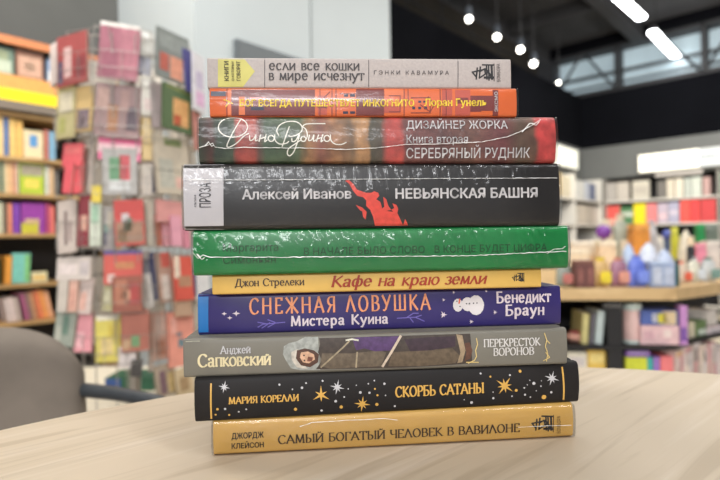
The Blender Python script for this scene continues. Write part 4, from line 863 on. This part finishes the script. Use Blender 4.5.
gr = 'pale books on the shelf under the long light box'
its = []
def run(Wl, z, x, xe, wmin, wmax, tops, cols, labs, grp, seed, dep=.16, gap=.4):
    rnd = random.Random(seed); out = []; i = 0
    while x < xe:
        w = rnd.uniform(wmin, wmax); c = cols[i % len(cols)]; yt = tops(x)+rnd.uniform(-1.2, 1.5)
        out.append((x, x+w, yt, c, labs(i, x))); x += w+gap; i += 1
    shelf_items(Wl, z, out, dep, -.04, grp)
topR = lambda x: 178.5-(x-600)*.065
shelf_items(WR, 1.285, [(606, 617, 183, (176, 170, 162), 'grey-white book at the left end of the upper right shelf', (), True), (618, 629.5, 182, (196, 188, 176), 'pale book second from the left on the upper right shelf', (), True), (633, 650, 180.5, (204, 198, 182), 'broad cream book below the left end of the long light box', ((.1, .9, .3, .7, (188, 180, 166)),), True), (658, 667, 181, (116, 112, 106), 'dark grey tilted book on the upper right shelf', (), False), (667.5, 675, 179, (214, 204, 184), 'cream spine below the middle of the long light box', ()), (676, 684, 178, (222, 214, 196), 'widest ivory spine below the middle of the long light box', ()), (685, 692, 178, (186, 192, 182), 'grey-green spine on the upper right shelf', ()), (692.5, 702, 176.5, (200, 206, 194), 'pale mint spine on the upper right shelf', ()), (703.5, 711, 177, (186, 152, 146), 'dusty pink spine near the right post', ()), (722, 732, 172, (60, 150, 110), 'green book at the right edge on the upper shelf', (), True)], .16, -.04, gr)
z2 = 1.0
shelf_items(WR, z2, [(604, 620, 206, (222, 92, 84), 'coral book facing out at the left of the colourful shelf', ((.1, .9, .1, .3, (230, 190, 170)),), True), (621, 633, 207, (80, 128, 84), 'green and white book right of the coral one', ((.0, 1, .45, .7, (206, 212, 196)),), True), (634, 646, 203.5, (238, 218, 24), 'bright yellow book on the colourful shelf', (), True), (646.7, 657, 203.5, (232, 134, 134), 'pink book right of the bright yellow one', (), True), (658, 668, 203, (190, 176, 190), 'lilac-grey book left of the red ones', ((.1, .9, .2, .5, (220, 190, 196)),), True), (668.7, 679.5, 202, (170, 168, 190), 'blue-lilac book touching the red ones', ((.1, .9, .4, .6, (206, 196, 206)),), True), (680.5, 690, 200, (228, 84, 74), 'orange-red book, left of the red row', (), True), (690.7, 700, 199.5, (226, 66, 66), 'pure red book, middle of the red row', (), True), (701, 716.5, 198, (200, 62, 64), 'darker red book, right of the red row', (), True)], .14, -.03, 'colourful books facing out on the right wall')
shelf_items(WN2, 1.285, [(556, 562, 172, (216, 190, 140), 'cream-yellow book under the short light box', ()), (563, 571, 176, (206, 196, 170), 'ivory book under the short light box', ()), (579, 585, 181, (206, 206, 200), 'white book right of the white post on the back wall', ()), (585.5, 590, 182, (190, 196, 206), 'bluish white book on the back wall shelf', ()), (590.5, 596, 184, (100, 110, 140), 'dark blue-grey book on the back wall shelf', ())], .16, -.04, 'books on the upper back-wall shelf')
shelf_items(WN2, 1.0, [(579, 587, 205, (196, 188, 174), 'grey-cream book on the lower back-wall shelf', ()), (587.5, 594, 206, (182, 176, 164), 'grey book on the lower back-wall shelf', ()), (594.5, 601.5, 208, (206, 200, 190), 'off-white book at the corner of the lower back-wall shelf', ())], .14, -.04, 'books on the lower back-wall shelf')
run(WR, .70, 606, 716, 4, 8, lambda x: 236, [(190, 180, 160), (150, 90, 80), (206, 200, 190), (90, 110, 130), (216, 190, 110), (120, 150, 120), (200, 130, 130)], lambda i, x: '%s spine on the crowded middle shelf of the right wall, %s' % (['Beige', 'Rust', 'White', 'Slate blue', 'Straw yellow', 'Sage green', 'Rose'][i % 7], ['by the corner', 'behind the bags', 'by the right post'][min(2, int(i/7))]), 'books on the middle shelf of the right wall', 7, .15)

# ---------------------------------------------------------------- display table
ZT = .70
A0 = P(430, 300, 1.70); A1 = P(676.5, 300, 1.60); A2 = P(760, 292, 1.92)
def xy(v): return (v.x, v.y)
dr = Vector((A1.x-A0.x, A1.y-A0.y, 0)).normalized()
back = Vector((-dr.y, dr.x, 0))
B0 = A0+back*.95; B1 = A1+back*1.15+dr*.55
cen = Vector(((A0.x+A1.x)/2, A0.y+.3, 0))
dt = tag(empty('display_table', (cen.x, cen.y, 0)), 'tan wooden display counter with black open shelving, right of the stack', 'display counter')
loc2 = lambda v: (v.x-cen.x, v.y-cen.y)
DW = wood_mat((216, 186, 138), (200, 168, 120), 0, .6)
poly = [loc2(A0), loc2(A1), loc2(A2), loc2(B1), loc2(B0)]
MB().prism(poly, ZT-.037, ZT).build('countertop', DW, dt)
def inset(v, k): return (v[0]*(1-k), v[1]*(1-k)) 
bp = [(x*.96+.0, y*.96+.02) for x, y in poly]
MB().prism(bp, 0, .08).build('base', BLK2, dt)
MB().prism(bp, .31, .33).build('shelf', BLK2, dt)
f0 = Vector((*bp[0], 0)); f1 = Vector((*bp[1], 0)); f2 = Vector((*bp[2], 0))
# upper inner shelf runs 30 cm deep behind the front edge
q = [bp[0], bp[1], bp[2], (f2+back*.30)[:2], (f1+back*.36)[:2], (f0+back*.36)[:2]]
MB().prism([tuple(p) for p in q], .502, .512).build('shelf', BLK2, dt)
q = [(f0+back*.36)[:2], (f1+back*.36)[:2], (f1+back*.385)[:2], (f0+back*.385)[:2]]
MB().prism([tuple(p) for p in q], .0805, ZT-.0375).build('back_panel', BLK2, dt)
q = [(f1+back*.36+dr*.002)[:2], (f2+back*.30)[:2], (f2+back*.325)[:2], (f1+back*.385+dr*.002)[:2]]
MB().prism([tuple(p) for p in q], .0805, ZT-.0375).build('back_panel', BLK2, dt)
def on_front(px, inn=.03, z=0):
    """point just behind the counter's front edge seen at this column"""
    r = ray(px, 300); w0 = Vector((cen.x, cen.y, 0))+f0+back*inn; n = back
    t = w0.dot(n)/Vector((r.x, r.y, 0)).dot(n); p = Vector((r.x*t, r.y*t, z)); return p, t
rotD = math.atan2(dr.y, dr.x)
p, t = on_front(607.5, .005); e, _ = on_front(622, .005); wv = (e-p).length
lp = Vector((p.x-cen.x, p.y-cen.y, 0))
MB().prism([(lp+dr*0)[:2], (lp+dr*wv)[:2], (lp+dr*wv+back*.34)[:2], (lp+back*.34)[:2]], .5125, ZT-.0375).build('divider', BLK2, dt)
MB().prism([(lp+dr*0)[:2], (lp+dr*wv)[:2], (lp+dr*wv+back*.34)[:2], (lp+back*.34)[:2]], .331, .5015).build('divider', BLK2, dt)
t_ = MB(); pol, cap = font_text('НОВИНКИ', .01)
p, t = on_front(603, -.002); lp = Vector((p.x-cen.x, p.y-cen.y, 0))
mx = max(q.x for f in pol for q in f)
for f in pol: t_.add([(lp+dr*(q.x/mx*.055)+Vector((0, 0, .648+q.y*.013/cap-.012))) for q in f], [tuple(range(len(f)))], mat((190, 188, 184), .5, key='sgl'))
t_.build('counter_lettering', None, dt)

# goods under the counter (front face)
def under(px0, px1, y0, z, col, label, acc=(), face=True, dep=.03, inn=.03, grp='goods on the shelves under the counter', tilt=0, cat='book'):
    p, t = on_front((px0+px1)/2, inn); w = (px1-px0)/F*t*.97; zt = CAMZ+ray((px0+px1)/2, y0).z*t
    p.z = z+.0006+abs(math.sin(tilt))*w/2; return bg_book(p, rotD, w, zt-z, dep, col, label, grp, face, acc, tilt, cat)
Z1, Z0 = .512, .33
under(580.5, 587, 314, Z1, (206, 194, 130), 'pale yellow leaning book under the counter', (), False, .13, tilt=.07); under(588.5, 592.5, 314, Z1, (110, 106, 112), 'dark grey leaning book under the counter', (), False, .13, tilt=.1); under(594, 601.5, 311.5, Z1, (196, 208, 204), 'white-mint leaning book under the counter', (), False, .13, tilt=.1)
o = tag(empty('tin', on_front(631.5, .07, Z1+.0006)[0]), 'pink cylinder tin with pale mint lid under the counter', 'tin')
MB().lathe([(.027, 0), (.0285, .004), (.0285, .105), (.027, .108)], 28).build('body', mat((236, 198, 190), .4, noise=.08, scale=60), o, smooth=True); MB().lathe([(.029, .1085), (.0295, .112), (.0295, .128), (.027, .131)], 28).build('lid', mat((206, 220, 212), .4, noise=.03), o, smooth=True); MB().lathe([(.0292, .0), (.0292, .010)], 28).build('band', mat((206, 220, 212), .4, noise=.03), o)
def carton(px0, px1, y0, y1, z, col, label, acc=(), inn=.03, dep=.10, cat='box', grp='goods on the shelves under the counter'):
    p, t = on_front((px0+px1)/2, inn); w = (px1-px0)/F*t*.97; zz = CAMZ+ray((px0+px1)/2, y0).z*t; zl = z if y1 is None else CAMZ+ray((px0+px1)/2, y1).z*t
    p.z = zl+.0006; h = zz-zl-.001; o = tag(empty('box', p, (0, 0, rotD)), label, cat, grp)
    MB().box(-w/2, w/2, 0, dep, 0, h, bev=.002).build('body', mat(col, .5, noise=.1, scale=50), o)
    if acc:
        a = MB()
        for (x0, x1, q0, q1, cc) in acc: a.box(-w/2+w*x0, -w/2+w*x1, -.0012, -.0002, h*q0, h*q1, mat(cc, .5, noise=.2, scale=90, key='acc'))
        a.build('printed_front', None, o)
    return zz
zz = carton(640.5, 678, 325.5, None, Z1, (228, 190, 190), 'pale pink patterned carton under the counter', ((.1, .35, .3, .7, (214, 170, 176)), (.6, .8, .4, .8, (236, 214, 206))))
carton(641.5, 677, 310.5, 325.4, Z1, (84, 104, 170), 'blue and cream carton with a yellow flower, on the pink carton', ((.58, .95, .05, .95, (214, 190, 150)), (.45, .7, .15, .8, (216, 204, 60)), (.3, .42, .2, .8, (190, 190, 200))))
under(679.5, 687, 306, Z1, (196, 140, 196), 'narrow orchid and purple book by the blue carton', ((.1, .9, .1, .45, (124, 84, 160)),), True, .03)
carton(566, 586, 352, None, Z0, (230, 222, 200), 'cream carton low under the counter', ((.1, .9, .7, .9, (206, 196, 190)),)); carton(587, 604.5, 350.5, None, Z0, (230, 192, 90), 'yellow carton low under the counter, left of the black divider', ((.1, .9, .75, .95, (236, 210, 130)),))
tp = carton(625, 646, 357.5, None, Z0, (212, 216, 60), 'lime yellow carton low under the counter', ((.3, .34, .1, .9, (190, 196, 60)),)); 
carton(625.5, 649, 350.5, 357.3, Z0, (142, 100, 176), 'flat purple carton on the lime yellow one', ((.1, .9, .4, .8, (186, 160, 210)),)); carton(646.7, 652, 357.5, None, Z0, (70, 176, 166), 'thin teal carton beside the lime yellow one'); carton(652.7, 659, 357, None, Z0, (156, 116, 190), 'narrow violet carton between teal and coral'); carton(659.7, 672, 356.5, None, Z0, (238, 128, 128), 'coral pink carton low under the counter')
o = tag(empty('shell', on_front(576, .08, Z1+.0006)[0]), 'rounded salmon pink cushion-like pouch under the counter, by the grey hardback', 'pouch')
MB().lathe([(.003, 0), (.03, .004), (.038, .014), (.03, .026), (.004, .032)], 24).build('body', mat((214, 160, 140), .7, noise=.15, scale=30), o, smooth=True); MB().lathe([(.02, .029), (.022, .033), (.003, .036)], 16).build('flap', mat((170, 80, 84), .7), o)
# chamfered side of the counter
dS = (Vector((*bp[2], 0))-Vector((*bp[1], 0))).normalized(); bS = Vector((-dS.y, dS.x, 0)); rotS = math.atan2(dS.y, dS.x)
def on_side(px, inn, z):
    r = ray(px, 300); w0 = Vector((cen.x, cen.y, 0))+f1+bS*inn; t = w0.dot(bS)/Vector((r.x, r.y, 0)).dot(bS); return Vector((r.x*t, r.y*t, z)), t
def side(px0, px1, y0, y1, z, col, label, acc=(), inn=.02, dep=.08):
    a, ta = on_side(px0, inn, 0); b_, tb_ = on_side(px1, inn, 0); t = (ta+tb_)/2; w = (b_-a).length*.96; p = (a+b_)/2
    zt = CAMZ+ray((px0+px1)/2, y0).z*t; zl = z if y1 is None else CAMZ+ray((px0+px1)/2, y1).z*t
    p.z = zl+.0006; h = zt-zl-.001; o = tag(empty('box', p, (0, 0, rotS)), label, 'box', 'goods on the slanted side of the counter')
    MB().box(-w/2, w/2, 0, dep, 0, h, bev=.002).build('body', mat(col, .5, noise=.15, scale=50), o)
    if acc:
        m_ = MB()
        for (x0, x1, q0, q1, cc) in acc: m_.box(-w/2+w*x0, -w/2+w*x1, -.0012, -.0002, h*q0, h*q1, mat(cc, .5, noise=.25, scale=70, key='acc'))
        m_.build('printed_front', None, o)
side(690, 695, 322, None, Z1, (206, 196, 170), 'slim cream box right of the orchid book', (), .02); side(695.8, 706.5, 320.5, None, Z1, (96, 120, 72), 'green and white box on the slanted side', ((.2, .9, .1, .45, (206, 214, 200)),), .02); side(708, 722, 326, None, Z1, (222, 206, 206), 'pale rose box at the right edge under the counter', ((.1, .9, .3, .6, (196, 190, 190)),), .02)
side(707.5, 717, 309.5, 325, Z1, (206, 198, 190), 'small white box on top of the pale rose box at the right edge', (), .02)
cl = [(214, 190, 180), (226, 206, 200), (190, 176, 166), (230, 214, 196), (206, 150, 150), (216, 206, 204)]
nm = ['beige box with a tan lid low on the slanted side', 'rosy white patterned box, second on the low slanted side', 'grey-brown patterned box in the middle of the low slanted side', 'ivory box with dark specks on the low slanted side', 'dusty rose box near the right edge of the low slanted side', 'pale grey-pink box at the right edge of the low slanted side']
ex = [674, 683, 692, 700.5, 708, 716, 724]
for i in range(6):
    side(ex[i]+.4, ex[i+1]-.4, [350, 346, 341, 344, 342, 345][i], None, Z0, cl[i], nm[i], ((.1, .5, .2, .6, cl[(i+2) % 6]), (.5, .9, .5, .9, cl[(i+4) % 6]), (.3, .55, .6, .85, (90, 80, 84) if i in (2, 3) else cl[(i+1) % 6]), (.1, .9, .86, .97, (226, 184, 140) if i == 0 else cl[(i+3) % 6])))

# goods standing on the counter
def goods(name, px0, px1, y0, Y, label, cat, col, kind='bag', col2=None, grp='goods on the counter', z=ZT, acc=()):
    Y -= .07 if Y < 1.9 else 0; cx = (px0+px1)/2; p = P(cx, 260, Y); p.z = z+.0006; w = (px1-px0)/F*Y*.96; h = CAMZ+ray(cx, y0).z*Y-z
    o = tag(empty(name, p, (0, 0, rotD)), label, cat, grp); m = mat(col, .4, noise=.15, scale=40); m2 = mat(col2 or col, .4, noise=.2, scale=40, key='c2')
    if kind == 'bag':   # pillow-shaped packet gathered at the top
        prof = [(.42, 0), (.5, .06), (.5, .3), (.46, .55), (.44, .75), (.3, .88)]
        mb = MB(); vs = []; n = 20
        for r, zz in prof:
            for k in range(n):
                a = 2*math.pi*k/n; ca, sa = math.cos(a), math.sin(a); sq = (abs(ca)**4+abs(sa)**4)**-.25
                vs.append((r*w*ca*sq, r*min(w, .1)*.8*sa*sq*.7+.045, zz*h))
        fs = [(i*n+k, i*n+(k+1) % n, (i+1)*n+(k+1) % n, (i+1)*n+k) for i in range(len(prof)-1) for k in range(n)]+[tuple(range(n))[::-1], tuple((len(prof)-1)*n+k for k in range(n))]
        mb.add(vs, fs).build('body', m, o, smooth=True)
        MB().lathe([(w*.3, h*.885), (w*.18, h*.9), (w*.3, h*.97), (w*.34, h)], 16, M=Matrix.Diagonal((1, .5, 1, 1)), c=(0, .045, 0)).build('gathered_top', m2, o, smooth=True)
        MB().box(-w*.3, w*.3, -.016, -.004, h*.15, h*.55, bev=.004).build('label_card', mat(col2 or (220, 210, 200), .5, noise=.2, scale=50, key='lc'), o)
    elif kind == 'jar':
        r = w/2; MB().lathe([(r*.85, 0), (r, .01), (r, h*.72), (r*.8, h*.8)], 24, c=(0, r, 0)).build('body', m, o, smooth=True)
        MB().lathe([(r*.85, h*.805), (r*.88, h*.82), (r*.88, h*.98), (r*.8, h)], 24, c=(0, r, 0)).build('lid', m2, o, smooth=True)
    elif kind == 'ball':
        r = w/2; MB().lathe([(r*math.sin(math.pi*i/12)+.0005, h-r*2+r*(1-math.cos(math.pi*i/12))) for i in range(13)], 20).build('body', m, o, smooth=True)
        MB().lathe([(r*.5, 0), (r*.5, .006), (.006, .012), (.006, max(.014, h-r*2+.004))], 14).build('stand', m2, o, smooth=True)
    elif kind == 'dome':
        r = w/2; MB().lathe([(r, h*.1)]+[(r*math.cos(a*.26), h*.1+h*.8*math.sin(a*.26)) for a in range(1, 6)]+[(r*.1, h*.93)], 24, c=(0, r*.5, 0)).build('body', m, o, smooth=True)
        MB().lathe([(r*1.02, 0), (r*1.04, h*.02), (r*1.04, h*.09)], 24, c=(0, r*.5, 0)).build('base', m2, o, smooth=True)
    else:               # carton with printed front and lid flap
        MB().box(-w/2, w/2, 0, min(.1, w*1.2), 0, h*.86, bev=.003).build('body', m, o); MB().box(-w*.5, w*.5, .0, min(.1, w*1.2), h*.865, h, bev=.003).build('lid', m2, o)
        if acc:
            a = MB()
            for (x0, x1, q0, q1, cc) in acc: a.box(-w/2+w*x0, -w/2+w*x1, -.0015, -.0003, h*q0, h*q1, mat(cc, .5, noise=.2, scale=50, key='acc'))
            a.build('printed_front', None, o)
    return o
goods('gift_bag', 559, 575, 262, 1.74, 'grey-green speckled packet beside the green book', 'packet', (140, 146, 136), 'bag', (186, 110, 100))
goods('gift_bag', 576, 595, 261, 1.72, 'dark brown paired packets on the front of the counter', 'packet', (112, 68, 62), 'box', (128, 84, 72), acc=((.46, .5, .05, .8, (70, 40, 40)), (.1, .4, .2, .7, (130, 80, 72)), (.6, .9, .2, .7, (130, 80, 72))))
goods('gift_bag', 596, 613.5, 258, 1.72, 'yellow and tan packet right of the dark brown ones', 'packet', (206, 170, 110), 'bag', (228, 204, 50))
goods('gift_bag', 614.5, 632, 258, 1.72, 'purple and pink packet left of the blue one', 'packet', (156, 110, 130), 'bag', (214, 150, 130))
goods('gift_bag', 633, 650.5, 256, 1.70, 'periwinkle blue packet on the front of the counter', 'packet', (98, 118, 206), 'bag', (120, 140, 220))
goods('gift_bag', 651, 675, 262, 1.70, 'grey-blue glassy packet pair at the front corner of the counter', 'packet', (150, 166, 196), 'box', (176, 190, 214), acc=((.08, .44, .1, .8, (186, 192, 206)), (.54, .92, .1, .8, (176, 184, 202))))
goods('bottle', 675.5, 680, 260, 1.72, 'dark teal slim bottle at the counter corner', 'bottle', (30, 84, 78), 'jar', (40, 60, 60))
goods('gift_bag', 681, 693, 262, 1.80, 'white packet with a red-orange patch at the slanted end', 'packet', (214, 196, 176), 'bag', (222, 100, 72)); goods('gift_bag', 694, 706, 258, 1.82, 'ivory packet second from the right edge of the counter', 'packet', (216, 214, 196), 'bag', (206, 212, 216)); goods('gift_bag', 707, 722, 258, 1.85, 'white and grey packet at the right edge of the counter', 'packet', (206, 208, 206), 'bag', (120, 150, 140))
# second row
goods('carton', 562, 590, 250, 1.95, 'low cream carton behind the brown packets', 'box', (228, 208, 176), 'box', (236, 222, 196)); goods('carton', 572, 603, 241, 2.15, 'wide pale cream carton in the second row, near the green book', 'box', (222, 204, 178), 'box', (234, 224, 206), acc=((.4, .8, .3, .6, (216, 180, 140)),))
goods('carton', 600, 617, 241, 1.95, 'upright peach carton in the second row', 'box', (232, 204, 168), 'box', (240, 222, 196))
goods('dome_box', 622, 638, 241, 2.0, 'light blue domed box in the second row', 'box', (176, 196, 226), 'dome', (110, 150, 200)); goods('dome_box', 639, 662, 240, 1.98, 'clear bluish-white domed tub behind the blue packet', 'box', (206, 214, 230), 'dome', (150, 166, 200)); goods('dome_box', 655, 678, 247, 1.88, 'lower blue-white domed tub behind the glassy packets', 'box', (180, 192, 216), 'dome', (140, 156, 196))
goods('ornament', 596.5, 611.5, 225, 2.25, 'purple glittering ball ornament on a stand', 'ornament', (120, 60, 150), 'ball', (90, 50, 110)); goods('carton', 634.5, 650.5, 224, 2.3, 'orange carton behind the domed tubs', 'box', (218, 144, 60), 'box', (226, 160, 80))
goods('ornament', 662.5, 673, 230, 2.2, 'royal blue ball ornament on a stand', 'ornament', (78, 92, 170), 'ball', (50, 60, 110)); goods('carton', 673.5, 679, 227, 2.1, 'narrow yellow-green carton beside the royal blue ball', 'box', (206, 206, 70), 'box', (216, 214, 90)); goods('dome_box', 679.5, 697, 226, 2.0, 'cream bell-shaped box at the back right of the counter', 'box', (214, 206, 184), 'dome', (200, 176, 150))
goods('carton', 698.5, 706, 224, 2.1, 'bright green carton at the back right of the counter', 'box', (40, 140, 76), 'box', (50, 150, 86)); goods('carton', 707, 719, 224, 2.15, 'grey-green carton right of the bright green one', 'box', (110, 122, 110), 'box', (130, 140, 130)); goods('jar', 689, 696.5, 237, 1.86, 'small black jar with a cream lid', 'jar', (30, 28, 30), 'jar', (226, 204, 170)); goods('carton', 697, 707, 243, 1.90, 'candy pink small carton on the counter', 'box', (228, 140, 160), 'box', (236, 160, 174)); goods('carton', 708, 721, 241, 1.95, 'off-white small carton at the right edge', 'box', (216, 206, 196), 'box', (224, 216, 206))
goods('gift_bag', 617, 632, 214, 2.4, 'tall pale grey-green bag at the back of the counter below the green book', 'bag', (170, 176, 160), 'bag', (206, 200, 180)); goods('gift_bag', 604, 617, 219, 2.35, 'tall cream bag at the back of the counter below the coral book', 'bag', (216, 204, 180), 'bag', (226, 214, 190)); goods('gift_bag', 651, 662, 220, 2.3, 'tall white-grey bag right of the orange carton', 'bag', (206, 204, 206), 'bag', (190, 190, 196))

# ---------------------------------------------------------------- light, camera
def area(name, loc, target, sx, sy, power, col=(1, 1, 1)):
    l = bpy.data.lights.new(name, 'AREA'); l.shape = 'RECTANGLE'; l.size = sx; l.size_y = sy; l.energy = power; l.color = col
    o = bpy.data.objects.new(name, l); C.objects.link(o); o.location = loc; o.rotation_euler = (Vector(target)-Vector(loc)).to_track_quat('-Z', 'Y').to_euler(); return o
area('ceiling_light', (-.8, -5.5, 2.9), (0, .3, .9), 3.6, .25, 230, (.97, .98, 1))
area('ceiling_light', (-.3, -1.4, 3.1), (0, .3, .8), .3, 1.6, 45, (1, .97, .93))
area('ceiling_light', (1.3, -.8, 3.1), (0.2, .4, .8), .4, 1.6, 40, (.96, .98, 1))
area('ceiling_light', (0, 1.3, 3.2), (0, 1.3, 0), .8, .8, 22, (1, .96, .9))
area('ceiling_light', (-1.3, 1.1, 3.0), (-1.3, 2.6, 1), 1.2, .6, 60, (1, .96, .88))
area('ceiling_light', (1.8, 2.6, 3.0), (2.2, 3.4, .8), 1.6, .8, 80, (1, .95, .87))
area('ceiling_light', (2.7, 3.6, 2.5), (3.6, 5.4, 1.2), 1.6, .5, 60, (1, .95, .88))
w = bpy.data.worlds.new('world'); bpy.context.scene.world = w; w.use_nodes = True
w.node_tree.nodes['Background'].inputs[0].default_value = (.93, .95, 1, 1); w.node_tree.nodes['Background'].inputs[1].default_value = .38
cd = bpy.data.cameras.new('camera'); cam = bpy.data.objects.new('camera', cd); C.objects.link(cam)
cd.sensor_width = 36; cd.lens = 26; cd.clip_start = .01; cd.clip_end = 60
cam.matrix_world = Matrix.Translation(cam_o) @ Matrix((cam_r, cam_u, -cam_f)).transposed().to_4x4()
cd.dof.use_dof = True; cd.dof.focus_distance = .284; cd.dof.aperture_fstop = 7.2
sc = bpy.context.scene; sc.camera = cam
sc.view_settings.view_transform = 'Standard'; sc.view_settings.look = 'None'; sc.view_settings.gamma = 1; sc.view_settings.use_curve_mapping = False
sc.view_settings.exposure = 0.0
sc.cycles.use_denoising = True; sc.cycles.max_bounces = 8; sc.cycles.transparent_max_bounces = 12
sc.cycles.sample_clamp_indirect = 4
